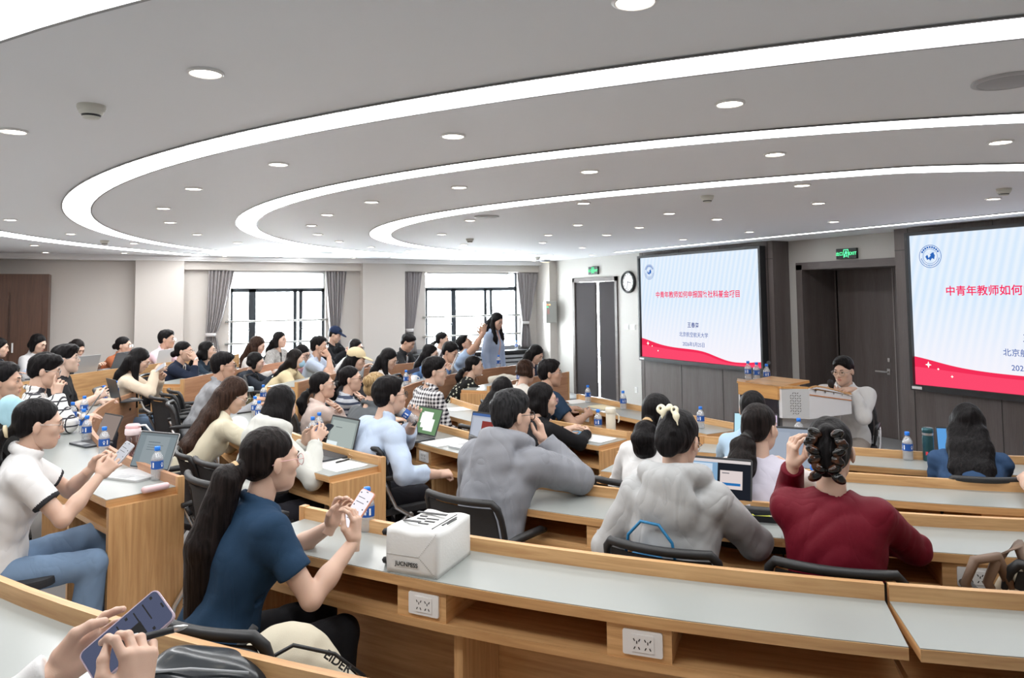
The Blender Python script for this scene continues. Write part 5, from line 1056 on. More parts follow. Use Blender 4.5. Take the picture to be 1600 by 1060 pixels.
for k, v in list(PEOPLE.items()):
    if not v['seat'] or 'outside' in k: continue
    w = k.split(); short = ' '.join(w[:11])
    for cut in (' looking', ' resting', ' talking', ' checking', ' reaching', ' leaning', ' facing', ' holding', ' covering', ' sitting', ' seen', ' before', ' behind'):
        if len(short.split(cut)[0].split()) >= 5: short = short.split(cut)[0]
    while short.split()[-1] in ('and', 'a', 'the', 'her', 'his', 'with', 'in', 'from', 'of', 'by', 'over', 'to', 'at', 'an', 'up', 'on', 'tiny', 'long', 'very', 'black', 'straight'): short = ' '.join(short.split()[:-1])
    sh = .30 if 'drinking from' in k else .24 if 'tiny top knot' in k else .13 if 'denim' in k else .12 if 'sideways' in k else -.06 if 'navy tee with a long' in k else .02; bx, by_ = v['base'][0], v['base'][1]; a = math.radians(v['by'])
    short = short.rstrip(',')
    chair('black mesh chair of the '+short, (.40, 2.38, v['f']) if 'navy tee with a long' in k else (bx+sh*math.cos(a), by_+sh*math.sin(a), v['f']), 54 if 'denim' in k else 38 if 'navy tee with a long' in k else v['by'])
    if 'navy tee with a long' in k or 'polo shirt and jeans' in k:
        for q in [q for q in bpy.data.objects if q.name.startswith('armrest') and q.parent and q.parent.get('label') == 'black mesh chair of the '+short]: bpy.data.objects.remove(q)
for lab, x, y, deg, f in (('nearest of three nested empty chairs before the pale desk end panel', .62, 8.02, 18, .13), ('middle one of three nested empty chairs before the pale desk end panel', .72, 8.28, 14, .13), ('rearmost of three nested empty chairs before the pale desk end panel', .80, 8.52, 10, .13),
        ('empty chair in the aisle behind the ponytail of the navy tee woman', .62, 4.10, 14, .13), ('empty black chair beside the woman in the cream sweater', .62, 5.02, 6, .13), ('empty black chair cut by the right edge with a brown bag on it', 3.02, 1.50, 50, .13), ('empty dark chair by the far curved desk behind the gingham shirt man', 3.15, 7.85, -22, .07), ('empty black chair in front of the gingham shirt man', 2.98, 5.62, 8, .07), ('empty dark chair at the straight front desk by the cream flask', 3.55, 5.15, 5, .0)):
    chair(lab, (x, y, floor_z(x, y)), deg)

# ------------------------------------------------------------------ bottles
BLUE = mat('bottle_blue', (.012, .09, .38), .4); CAPB = mat('cap_blue', (.02, .22, .85), .4); LID = mat('label_white', (.85, .87, .9), .5); WATER = glassy('bottle_water', (.95, .96, .97), .10, .1, .12)
def make_bottle(label, group, cap=CAPB):
    t = empty('water_bottle', (0, 0, 0), 0, label, 'bottle', group)
    b = MB(); b.lathe([(0, .004), (.026, 0), (.031, .008), (.0305, .03), (.029, .034), (.0305, .040), (.031, .058), (.031, .108), (.0305, .116), (.026, .130), (.016, .146), (.0125, .152), (.0125, .160)], n=20); b.build('body', PET, t)
    b = MB(); b.lathe([(0, .006), (.029, .008), (.0295, .056), (.0295, .112), (.022, .130), (0, .130)], n=16); b.build('water', WATER, t)
    b = MB(); b.lathe([(.0135, .157), (.0150, .158), (.0150, .177), (.0130, .180), (0, .180)], n=18); b.build('cap', cap, t)
    b = MB(); b.lathe([(.0316, .062), (.0318, .064), (.0318, .104), (.0316, .106)], n=24); lb = b.build('label', BLUE, t)
    b = MB()
    for k in range(3):
        a0 = k*2*math.pi/3; P = lambda x, z: Vector((.0322*math.cos(a0+x/.032), .0322*math.sin(a0+x/.032), z))
        b.face([P(-.009, .084), P(.009, .084), P(0, .097)]); b.face([P(-.004, .072), P(.004, .072), P(.004, .084), P(-.004, .084)]); b.face([P(.016, .07), P(.024, .07), P(.024, .098), P(.016, .098)])
    b.build('label_mark', LID, lb); return t
bot0 = None
def bottle(label, x, y, z, group='small water bottles with blue labels', rz=0):
    global bot0
    if bot0 is None: bot0 = t = make_bottle(label, group); t.location = (x, y, z); t.rotation_euler = (0, 0, rz); return t
    t = copy_tree(bot0, None, (x, y, z), rz); t['label'] = label; return t
Z5, Z4, Z3, Z2, Z1 = HC-.97, HC-1.01, HC-1.04, HC-1.07, HC-1.10
for i, (lab, x, y, z) in enumerate((('water bottle behind the phone of the navy tee woman', .965, 3.09, Z5), ('water bottle at the desk end beside the polo woman\'s laptop', .24, 4.54, Z5), ('water bottle left of the pink bottle, behind the polo woman\'s phone', -.02, 5.43, Z5), ('water bottle nearest to the curved lip in the row of bottles at left', -.13, 6.03, Z5), ('water bottle half hidden behind the one by the curved lip', -.16, 6.42, Z5), ('water bottle beside the hands of the plaid shirt man', -.25, 6.90, Z5), ('clear water bottle beside the black stylus', -.18, 7.30, Z5), ('water bottle before the hand of the black tee man', -.04, 8.10, Z5), ('water bottle at the far tip of the strongly curved desk', .06, 8.50, Z5),
        ('taller looking water bottle between tumbler and black bob hair', 1.12, 6.79, Z4), ('water bottle furthest back beside the clear tumbler', 1.34, 7.66, Z4), ('half hidden water bottle against the black bob hair', 1.10, 6.47, Z4), ('left of two water bottles beside the grey laptop screen', 1.28, 5.37, Z4), ('right of two water bottles beside the grey laptop screen', 1.37, 5.55, Z4),
        ('water bottle beside the cream flask at the desk end', 3.41, 4.90, Z2), ('water bottle on the straight front desk nearest the double door', 4.40, 6.50, Z1), ('water bottle on the straight front desk beside the notebook', 4.42, 5.92, Z1), ('water bottle near the right end of the straight front desk', 4.33, 4.74, Z1), ('water bottle on the front right desk beside the teal flask', 4.53, 3.05, Z2), ('water bottle on the front right desk left of the shiny hair clip', 4.38, 3.78, Z2),
        ('water bottle before the white blouse woman with the bow', 2.94, 7.97, HC-.98), ('water bottle beside the white tablet of the blue top woman', 3.36, 8.44, HC-.98), ('water bottle below the navy top woman on the far front desk', 4.33, 7.86, HC-1.03), ('water bottle in front of the man taking a photo', 4.80, 9.30, HC-.98), ('water bottle on the radiator cover by the corner curtain', 7.30, YW-.25, .845),
        ('left of three water bottles on the lectern', 5.36, 5.20, 1.092), ('middle of three water bottles on the lectern', 5.43, 5.16, 1.080), ('right of three water bottles on the lectern', 5.52, 5.12, 1.062), ('water bottle behind the maroon blouse woman\'s raised hand', 3.13, 2.62, Z3))): bottle(lab, x, y, z, rz=i*1.3)
b_ = bottle('water bottle tipped to the mouth of the man in light blue', 1.835, 4.775, 1.075); b_.rotation_euler = (Vector((-.55, .2, .42))).to_track_quat('Z', 'X').to_euler()
bt = make_bottle('red capped bottle before the woman in the white jacket', 'other drinks', mat('cap_red', (.65, .05, .06), .4)); bt.location = (1.66, 10.25, HC-.91)

# ------------------------------------------------------------------ computers, phones, papers
def bm_rects(par, rects, W, H, m0, z=.0006):
    """flat picture of a display: rectangles in 0..1 with colours"""
    for i, (x0, y0, x1, y1, c) in enumerate(rects):
        b = MB(); b.face([((x0-.5)*W, (y0-.5)*H, z+i*.0002), ((x1-.5)*W, (y0-.5)*H, z+i*.0002), ((x1-.5)*W, (y1-.5)*H, z+i*.0002), ((x0-.5)*W, (y1-.5)*H, z+i*.0002)])
        o = b.build('display_picture' if i else 'display', emis('disp_%d_%d_%d' % tuple(int(q*255) for q in c), c, DISP), par)
DISP = .50
def laptop(label, x, y, z, face, body=ALU, lid=None, rects=((0, 0, 1, 1, (.5, .55, .6)),), tilt=108, s=1.0, cat='laptop'):
    """face: direction (deg) the user looks"""
    t = empty('laptop', (x, y, z), math.radians(face-90), label, cat, 'laptops on the desks'); W, D = .305*s, .212*s
    b = MB(); b.prism(rrect(W, D, .012), 0, .013); b.build('base', body, t, bevel=.002)
    b = MB(); b.box((-W*.44, -D*.10, .013), (W*.44, D*.38, .0138)); k = b.build('keyboard', mat('keys_dark', (.05, .05, .055), .6) if body is not STEELL else mat('keys_pale', (.50, .50, .51), .6), t)
    b = MB(); b.box((-W*.17, -D*.44, .013), (W*.17, -D*.15, .0136)); b.build('touchpad', mat('pad_grey', (.35, .36, .37), .4), t)
    l = empty('lid', (0, D/2-.004, .010)); l.parent = t; l.rotation_euler = (math.radians(tilt), 0, 0)
    b = MB(); A = Matrix.Translation((0, -D*.5, 0)); b.prism(rrect(W, D, .010), -.0055, 0, 0, A)
    q = b.build('lid_shell', lid or body, t); q.location = (0, D/2-.004, .016); q.rotation_euler = (-math.radians(tilt), 0, 0)
    bpy.data.objects.remove(l)
    b = MB(); b.prism(rrect(W*.985, D*.97, .008), -.0063, -.0054, 0, A); b.build('bezel', BLACK, q)
    d = empty('screen', (0, -D*.5, .0009)); d.parent = q; d.rotation_euler = (0, 0, math.pi)
    for i, (x0, y0, x1, y1, c) in enumerate(rects):
        w_, h_ = W*.955, D*.90; zz = -.0066-i*.0003
        b = MB(); P = lambda u, v: Vector(((u-.5)*w_, -D*.5-(v-.5)*h_, zz)); b.face([P(x0, y1), P(x1, y1), P(x1, y0), P(x0, y0)][::-1])
        b.build('display' if i == 0 else 'screen_picture', emis('disp_%d_%d_%d' % tuple(int(q_*255) for q_ in c), c, DISP), q)
    bpy.data.objects.remove(d)
    return t
STEELL = mat('laptop_silver', (.58, .59, .60), .35, .3); DKG = mat('laptop_dark', (.055, .06, .068), .4)
doc = lambda bg, pg, ln: ((0, 0, 1, 1, bg), (.18, .06, .82, .92, pg), (.28, .72, .60, .75, ln), (.28, .64, .70, .66, ln), (.28, .57, .66, .59, ln), (.28, .50, .70, .52, ln), (0, .92, 1, 1, tuple(q*.8 for q in bg)))
laptop('silver laptop showing a grey document before the polo shirt woman', .13, 4.70, Z5, 38, STEELL, None, doc((.20, .24, .26), (.25, .29, .31), (.15, .18, .2)), 112)
laptop('dark laptop with a grey document beside the paper butterfly', 1.235, 4.86, Z4, 18, DKG, None, ((0, 0, 1, 1, (.25, .29, .28)), (.06, .1, .94, .9, (.36, .41, .39)), (.22, .68, .46, .70, (.12, .14, .14)), (0, 0, .40, .22, (.72, .80, .82)), (.4, 0, .7, .10, (.72, .80, .82))), 106, 1.05)
laptop('laptop with a green and white picture by the drinking man', 1.99, 5.27, Z3, 14, DKG, None, ((0, 0, 1, 1, (.14, .25, .13)), (.28, .22, .70, .86, (.95, .95, .95)), (.42, .12, .82, .60, (.95, .95, .95)), (.22, .4, .5, .8, (.95, .95, .95))), 112)
laptop('laptop showing a dark red square beside the grey windbreaker man', 2.24, 4.73, Z3, 20, STEELL, DKG, ((0, 0, 1, 1, (.36, .39, .46)), (.06, .04, .94, .84, (.42, .45, .52)), (.36, .30, .74, .74, (.22, .04, .035)), (0, .90, 1, 1, (.06, .12, .30))), 104)
laptop('laptop with a dark login page before the grey hooded woman', 2.46, 2.63, Z4, 36, STEELL, DKG, ((0, 0, 1, 1, (.012, .014, .02)), (0, .45, .50, .93, (.20, .34, .50)), (.1, .55, .42, .90, (.50, .60, .72)), (0, .93, 1, 1, (.6, .55, .55)), (.54, .34, .88, .76, (.62, .54, .53)), (.57, .42, .85, .48, (.02, .14, .38)), (.57, .69, .68, .71, (.1, .1, .12)), (0, 0, 1, .06, (.5, .48, .5))), 108, 1.05)
laptop('laptop with a pale grey page before the lilac vest woman', 3.42, 3.08, Z3, 36, DKG, None, ((0, 0, 1, 1, (.27, .31, .38)), (.05, .1, .6, .9, (.31, .35, .42)), (.7, .78, .9, .8, (.1, .12, .3))), 106, 1.15)
laptop('laptop with a pinkish page seen past the pale blue tee woman', 3.98, 3.83, Z2, 36, DKG, None, ((0, 0, 1, 1, (.62, .50, .66)), (0, 0, .35, 1, (.45, .70, .80)), (.3, .1, .4, .3, (.05, .08, .15))), 104)
laptop('laptop with a blue page hidden behind the denim jacket woman', 4.73, 2.80, Z2, 42, DKG, None, ((0, 0, 1, 1, (.10, .30, .62)),), 104, .9)
laptop('laptop with a white page cut by the right edge of the photo', 4.44, 2.10, Z3, 44, STEELL, DKG, ((0, 0, 1, 1, (.62, .64, .70)), (0, .92, 1, 1, (.06, .10, .25))), 100)
laptop('black laptop seen from behind on the far tip of the curved desk', .16, 8.30, Z5, 196, DKG, DKG, ((0, 0, 1, 1, (.3, .3, .3)),), 104)
laptop('silver laptop seen from behind before the woman in black top', -.33, 10.12, HC-.86, -42, STEELL, STEELL, ((0, 0, 1, 1, (.6, .6, .6)),), 105, 1.1)
laptop('black laptop seen from behind before the orange jacket woman', .0, 10.75, HC-.86, -30, DKG, DKG, ((0, 0, 1, 1, (.6, .6, .6)),), 110, 1.05)
laptop('white laptop seen from behind before the pink shirt man', .55, 11.02, HC-.86, -40, WHITE, WHITE, ((0, 0, 1, 1, (.6, .6, .6)),), 104)
laptop('dark laptop before the woman with chin length hair', -.66, 10.02, HC-.86, -36, DKG, DKG, ((0, 0, 1, 1, (.6, .6, .6)),), 125)
laptop('white laptop before the woman in patterned grey blouse', 2.45, 10.90, HC-.91, -50, WHITE, WHITE, ((0, 0, 1, 1, (.6, .6, .6)),), 104)
laptop('pale laptop under the hands of the woman with white collar', 1.92, 9.62, HC-.95, -24, STEELL, WHITE, ((0, 0, 1, 1, (.6, .6, .6)),), 108)
laptop('dark laptop before the young man in dark jacket', 4.20, 10.22, HC-.95, -42, DKG, DKG, ((0, 0, 1, 1, (.3, .3, .35)),), 115)
laptop('tablet computer with keyboard between the polo woman and the bottles', -.10, 5.90, Z5, 25, DKG, None, ((0, 0, 1, 1, (.25, .20, .18)),), 112, .85, 'tablet')
def phone(label, c, n, l, case, disp, s=1.0, lines=True, w=.074, h=.156):
    n = Vector(n).normalized(); l = Vector(l); l = (l-n*l.dot(n)).normalized(); r = l.cross(n)
    t = empty('smartphone', c, 0, label, 'phone', 'smartphones'); M = Matrix((r, l, n)).transposed().to_4x4(); t.rotation_euler = M.to_euler()
    b = MB(); b.prism(rrect(w*s, h*s, .011*s), -.0045, .0035); b.build('case', case, t, bevel=.0015)
    b = MB(); b.prism(rrect(w*.93*s, h*.965*s, .009*s), .0035, .0040); b.build('display', emis('ph_%d_%d' % (int(disp[0]*255), int(disp[2]*255)), disp, DISP if disp[0] > .3 else .28), t)
    if lines:
        b = MB(); W, H = w*s, h*s
        for x0, y0, x1, y1 in ((-.07, .44, .07, .46), (-.40, .38, -.32, .41), (-.38, .28, .1, .295), (-.36, .16, .2, .175), (.30, .24, .38, .27), (-.40, .06, -.32, .09), (-.38, -.05, -.2, -.035), (.3, .02, .38, .05), (-.40, -.16, -.32, -.13), (-.3, -.27, .0, -.255), (.3, -.2, .38, -.17)): b.face([(x0*W, y0*H, .0042), (x1*W, y0*H, .0042), (x1*W, y1*H, .0042), (x0*W, y1*H, .0042)])
        b.build('screen_marks', BLACK, t)
    return t
PINKC = mat('case_peach', (.72, .33, .22), .4)
phone('white lit phone held up by the navy tee woman', (.835, 2.79, 1.108), (-.66, -.42, .62), (.48, .05, .88), PINKC, (.85, .82, .90))
phone('pale grey phone in the hands of the polo shirt woman', (.055, 4.27, 1.125), (-.62, -.50, .60), (.75, .25, .60), mat('case_grey', (.55, .55, .58), .4), (.55, .56, .60))
ph = phone('dark lit phone held at bottom left with pen across it', (.040, 1.56, 1.292), (-.40, -.70, .60), (.63, .0, .50), mat('case_lilac', (.62, .50, .60), .3), (.13, .15, .25), 1.0)
b = MB(); b.face([(-.005, .0, .0043), (.022, .0, .0043), (.022, .028, .0043), (-.005, .028, .0043)]); b.build('screen_photo', BLACK, ph)
phone('yellow cased phone lying on the desk beside the grey hooded woman', (2.66, 2.55, Z4+.006), (0, 0, 1), (.5, .86, 0), mat('case_yellow', (.80, .82, .12), .45), (.03, .035, .05), lines=False)
phone('phone held by the woman sitting sideways in beige', (.445, 8.47, 1.215), (-.6, -.3, .7), (.8, -.2, .4), WHITE, (.6, .6, .65), lines=False)
phone('black phone raised by the man photographing the screen', (4.565, 9.22, 1.545), (-.5, .2, .05), (0, 0, 1), BLACK, (.2, .2, .25), lines=False)
phone('dark phone held by the white hooded jacket woman', (1.19, 4.73, 1.06), (-.6, -.2, .75), (.7, .2, .5), BLACK, (.05, .06, .08), lines=False)
phone('small black phone lying by the clear tumbler', (1.08, 7.10, Z4+.006), (0, 0, 1), (1, .3, 0), BLACK, (.02, .02, .03), lines=False)
phone('phone in the hands of the white blouse woman', (3.16, 8.32, 1.05), (-.4, -.3, .7), (.8, -.4, .2), BLACK, (.1, .1, .15), lines=False)
phone('white tablet held up by the blue top woman', (3.86, 8.70, 1.10), (-.7, .45, .35), (.1, .1, .9), WHITE, (.80, .80, .84), 1.35, False, w=.11)
phone('pale tablet under the hand of the black sweater woman', (3.21, 4.92, Z2+.006), (0, 0, 1), (1, .25, 0), mat('case_blue', (.20, .38, .62), .4), (.30, .55, .80), 1.2, False, w=.12)
def paper(label, x, y, z, deg, w=.21, h=.297, nm='paper_sheet', cat='paper', m=PAPER, n=3):
    t = empty(nm, (x, y, z), math.radians(deg), label, cat); rg = random.Random(label)
    for i in range(n):
        b = MB(); M = Matrix.Translation((rg.uniform(-.012, .012), rg.uniform(-.012, .012), .0008*i+.0004)) @ Matrix.Rotation(rg.uniform(-.08, .08), 4, 'Z'); N = 8
        for a in range(N):
            for c in range(N):
                P = lambda u, v: M @ Vector(((u/N-.5)*w, (v/N-.5)*h, .004*max(0, (u/N-.8))*4)); b.face([P(a, c), P(a+1, c), P(a+1, c+1), P(a, c+1)], None, 0, True)
        b.build('sheet', m, t)
    return t
paper('white printed sheets with a pen at the desk end by the paper butterfly', 1.24, 4.55, Z4, 20)
paper('white sheets between the two open laptops', 2.16, 5.02, Z3, 100)
paper('white sheets on the straight front desk by the navy tee man', 4.33, 6.62, Z1, 95)
paper('white sheets under the arm of the black sweater woman', 3.22, 4.72, Z2, 20)
paper('white sheets at the far end of the desk behind the long black hair', 3.02, 6.62, Z2, 90)
paper('papers before the short haired reader in the grey vest', 4.02, 8.62, HC-.98, 30)
paper('white papers in front of the woman with red capped bottle', 1.55, 10.10, HC-.91, 40)
paper('open notebook on the straight front desk beside a bottle', 4.32, 6.12, Z1, 92, .28, .20, 'notebook', 'notebook', mat('notebook_cream', (.80, .72, .50), .7), 5)
paper('small notepad beside the grey shirt man', 1.02, 7.42, Z4, 60, .15, .20, 'notebook', 'notebook', mat('notepad_tan', (.62, .50, .34), .7), 4)
def pen(label, a, c, m=BLACK, r=.0048):
    a, c = Vector(a), Vector(c); t = empty('pen', a, 0, label, 'pen'); v = c-a
    b = MB(); b.tube([(0, 0, 0), v*.02, v*.80], [r*.8, r, r], 10); b.build('barrel', m, t); b = MB(); b.tube([v*.80, v*.93, v], [r, r*.7, r*.2], 10); b.build('tip', STEEL if m is BLACK else BLACK, t); b = MB(); b.tube([v*.04+Vector((0, 0, r*1.4)), v*.3+Vector((0, 0, r*1.4))], r*.3, 6); b.build('clip', STEEL, t)
    return t
pen('black pen across the phone at bottom left', (.020, 1.512, 1.300), (.135, 1.50, 1.312), r=.0062)
pen('black stylus leaning above the bottles at left', (-.17, 6.35, Z5+.10), (-.03, 6.62, Z5+.30))
pen('black pen lying on the white sheets by the paper butterfly', (1.24, 4.60, Z4+.008), (1.36, 4.66, Z4+.008))
# paper butterfly
t = empty('paper_butterfly', (1.40, 4.70, Z4+.002), 0, 'small white folded paper butterfly on the desk end', 'paper craft')
b = MB()
for sx in (-1, 1):
    b.face([(0, 0, .004), (sx*.045, .030, .030), (sx*.050, .0, .026)]); b.face([(0, -.004, .004), (sx*.050, .0, .026), (sx*.034, -.034, .018)])
b.build('wing', PAPER, t); b = MB(); b.tube([(0, .03, .004), (0, -.03, .004)], .004, 6); b.build('fold', PAPER, t)
# ------------------------------------------------------------------ flasks and cups
def vessel(nm, label, cat, x, y, z, parts):
    t = empty(nm, (x, y, z), 0, label, cat)
    for pn, prof, m in parts:
        b = MB(); b.lathe(prof, n=24); b.build(pn, m, t)
    return t
TEAL = mat('flask_teal', (.03, .10, .12), .25, .5)
t = vessel('vacuum_flask', 'dark teal metal flask on the front right desk', 'flask', 4.62, 2.97, Z2, (('body', [(0, 0), (.031, 0), (.033, .006), (.033, .150), (.030, .160), (.030, .165)], TEAL), ('collar', [(.031, .163), (.032, .172), (.031, .180)], STEEL), ('lid', [(.032, .178), (.033, .182), (.033, .205), (.028, .210), (0, .210)], TEAL)))
boxo('red_sticker', (-.034, -.018, .04), (-.0305, -.004, .062), mat('sticker_red', (.65, .04, .05), .5), t)
CR = mat('flask_cream', (.78, .74, .62), .4)
t = vessel('vacuum_flask', 'cream flask with carry loop at the desk end', 'flask', 3.46, 4.80, Z2, (('body', [(0, 0), (.036, 0), (.038, .008), (.038, .150), (.036, .160)], CR), ('lid', [(.038, .158), (.041, .165), (.041, .195), (.034, .205), (0, .208)], CR)))
b = MB(); b.tube([(.035, -.02, .16), (.055, -.03, .14), (.058, -.03, .10), (.048, -.028, .085)], .006, 8); b.build('carry_loop', CR, t)
SMOKE = glassy('tumbler_smoke', (.55, .55, .45), .15, .08)
vessel('tumbler', 'clear smoky tumbler with grey lid before the grey shirt man', 'tumbler', 1.18, 7.46, Z4, (('body', [(0, 0), (.034, 0), (.036, .01), (.036, .150)], SMOKE), ('lid', [(.037, .148), (.039, .152), (.039, .178), (.030, .190), (0, .190)], mat('lid_bluegrey', (.35, .42, .46), .4)), ('tea', [(0, .006), (.033, .008), (.034, .08), (0, .08)], mat('tea', (.22, .20, .12), .3))))
PK = mat('drink_pink', (.80, .16, .42), .3); PKC = glassy('cup_clear', (.95, .85, .90), .12, .05)
t = vessel('plastic_cup', 'plastic cup of bright pink drink before the long brown hair', 'cup', 1.03, 5.97, Z4, (('body', [(0, 0), (.026, 0), (.036, .110), (.037, .112)], PKC), ('drink', [(0, .002), (.025, .003), (.034, .095), (0, .095)], PK), ('lid', [(.038, .110), (.039, .116), (.030, .122), (0, .122)], PKC)))
b = MB(); b.tube([(0, 0, .05), (.01, 0, .17)], .004, 8); b.build('straw', WHITE, t)
vessel('plastic_cup', 'white takeaway cup with straw on the far desk', 'cup', 2.70, 8.90, HC-.95, (('body', [(0, 0), (.030, 0), (.042, .12)], mat('cup_frost', (.70, .74, .78), .4)), ('lid', [(.043, .12), (.043, .128), (.03, .134), (0, .134)], WHITE), ('straw', [(.004, .13), (.004, .20)], WHITE)))
PB = glassy('pink_plastic', (.92, .72, .78), .2, .1); PL = mat('lid_pink', (.86, .52, .54), .4)
t = vessel('water_jug', 'clear pink drinking bottle with white strap beside the silver laptop', 'bottle', .14, 5.34, Z5, (('body', [(0, 0), (.040, 0), (.043, .01), (.043, .125), (.040, .135)], PB), ('collar', [(.045, .130), (.048, .138), (.047, .165), (.043, .170)], mat('collar_pale', (.88, .74, .76), .4)), ('lid', [(.043, .168), (.045, .185), (.035, .195), (0, .196)], PL)))
b = MB(); b.tube([(.02, -.02, .185), (.07, -.05, .190), (.10, -.07, .150), (.07, -.05, .142), (.045, -.02, .150)], .006, 8); b.build('strap', WHITE, t)
t = vessel('mug', 'white mug with looped handle on the far desk beside the tablet', 'mug', 3.14, 8.24, HC-.98, (('body', [(0, 0), (.034, 0), (.037, .01), (.037, .085), (.034, .086), (.033, .012), (0, .01)], WHITE),))
b = MB(); b.tube([(.036, 0, .02), (.062, 0, .03), (.066, 0, .055), (.037, 0, .072)], .006, 8); b.build('handle', WHITE, t)
# ------------------------------------------------------------------ bags and soft things
def soft(nm, pieces_fn, lo, hi, h, m, parent, wr=.003, seed=1, cut=None):
    G = SDF(lo, hi, h); pieces_fn(G); 
    if wr: G.wrinkle(wr, 30, seed)
    if cut is not None: G.cut((0, 0, cut), (0, 0, -1))
    return link_mesh(nm, [(*G.mesh(1), 0)], m, parent)
BAGW = mat('bag_white', (.80, .81, .80), .5, bump=.1, bscale=120)
# white box bottomed bag lying on its side on the nearest desk
t = empty('carrier_bag', (1.055, 2.60, Z5), math.radians(-52), 'white printed carrier bag lying on its side on the nearest desk', 'bag')
W, D_, Hh = .205, .27, .155
b = MB(); nx, ny, nz = 10, 12, 8
def bagp(u, v, w):
    x, y, z = (u-.5)*W, (v-.5)*D_, w*Hh; k = 1-.10*v; sag = .018*math.sin(math.pi*u)*math.sin(math.pi*min(v*1.2, 1))
    bul = .010*math.sin(math.pi*v)*math.sin(math.pi*w)
    if v < 1e-6: y += -.012*(1-abs(2*u-1))*(1-abs(2*w-1))*0+.006*math.sin(math.pi*w)*-1
    return Vector((x*k+(bul if u > .5 else -bul), y, z*(1-.05*v)-(sag*.5 if w > .99 else 0)+.004*math.sin(u*9+v*7)*(w > .5)))
for F, na, nb in ((lambda a, c: bagp(a, 0, c), nx, nz), (lambda a, c: bagp(1, a, c), ny, nz), (lambda a, c: bagp(1-a, 1, c), nx, nz), (lambda a, c: bagp(0, 1-a, c), ny, nz), (lambda a, c: bagp(a, c, 1), nx, ny), (lambda a, c: bagp(a, 1-c, 0), nx, ny)):
    for i in range(na):
        for j in range(nb): b.face([F(i/na, j/nb), F((i+1)/na, j/nb), F((i+1)/na, (j+1)/nb), F(i/na, (j+1)/nb)], None, 0, True)
b.build('bag_body', BAGW, t)
def tmesh(body, size, parent, loc, rot_, m, nm='printed_text', bold=0):
    c = bpy.data.curves.new(nm, 'FONT'); c.body = body; c.size = size; c.align_x = 'CENTER'; c.align_y = 'CENTER'; c.offset = bold; tmp = bpy.data.objects.new('tmp', c)
    me = bpy.data.meshes.new_from_object(tmp); bpy.data.objects.remove(tmp); me.name = nm; me.materials.clear(); me.materials.append(m)
    o = bpy.data.objects.new(nm, me); COL.objects.link(o); o.parent = parent; o.location = loc; o.rotation_euler = rot_; return o
tmesh('JUCNPESS', .021, t, (-.018, -D_/2-.0085, .038), (math.pi/2, 0, 0), BLACK, bold=.0006)
b = MB()
for x0, x1 in ((-.1, .1),): b.box((-.101, -D_/2-.0075, .066), (.03, -D_/2-.004, .0675))
for k in range(14): b.box((.033+k*.005, -D_/2-.0080, .070+k*.0062), (.035+k*.005, -D_/2-.005, .072+k*.0062)); b.box((.033+k*.005, -D_/2-.0080, .062-k*.0044), (.035+k*.005, -D_/2-.005, .064-k*.0044))
b.build('stitching', mat('stitch_grey', (.45, .45, .44), .8), t)
b = MB(); z = Hh+.0025
for q in ((-.09, -.05, -.02, -.035), (-.095, .06, .03, .075), (.06, -.10, .062, .09), (-.02, -.06, .02, -.052), (-.01, -.03, .03, -.022), (-.02, .0, .03, .008), (-.06, .02, -.03, .028), (-.055, -.01, -.02, -.002), (.072, -.05, .078, .06), (.083, -.03, .087, .04)): b.box((q[0], q[1], z-.002), (q[2], q[3], z+.001))
b.build('printed_marks', BLACK, t)
for z in (.035, .135):
    b = MB(); b.tube([(-.10, -.09, z), (-.135, -.10, z-.01), (-.150, -.06, z-.02 if z > .05 else z-.03), (-.11, -.02, z)], [.010, .012, .012, .008], 6); b.build('strap', BLACKS, t)
# cream backpack behind the navy tee woman
v = who('navy tee with a long'); a = math.radians(v['by'])
t = empty('backpack', (.545, 2.42, .17+.45), math.radians(-14), 'cream fabric backpack with black trim behind the navy tee woman', 'backpack')
CRB = mat('backpack_cream', (.72, .66, .52), .9, bump=.5, bscale=700)
soft('pack_body', lambda G: (G.ell((-.05, 0, .12), (.15, .10, .155), None, .05), G.cap((.0, .0, .10), (.17, -.02, .03), .11, .05, .06), G.ell((-.02, -.05, .09), (.14, .07, .11), None, .03)), (-.3, -.22, -.1), (.34, .22, .4), .007, CRB, t, .003, 4, .0)
b = MB(); b.tube([(-.17, -.07, .10), (-.13, -.10, .20), (-.02, -.115, .255), (.10, -.105, .21), (.19, -.08, .12)], .006, 8); b.tube([(-.13, -.115, .09), (-.06, -.135, .16), (.05, -.135, .16)], .004, 8); b.build('zip_line', BLACK, t)
X = Vector((.72, -.39, -.57)).normalized(); Nn = Vector((-.2, -.8, .56)); Nn = (Nn-X*Nn.dot(X)).normalized(); Yv = Nn.cross(X); q = Matrix((X, Yv, Nn)).transposed(); Rz_ = Matrix.Rotation(math.radians(14), 3, 'Z')
tx = tmesh('EIDER', .036, t, (0, 0, 0), (0, 0, 0), BLACK, bold=.001); tx.location = Rz_ @ (Vector((.628, 2.300, .800))-t.location); tx.rotation_euler = (Rz_ @ q).to_euler()
b = MB(); b.tube([(-.19, 0, .05), (-.22, .02, .16), (-.14, .04, .26)], [.015, .018, .012], 8); b.build('strap', BLACKS, t)
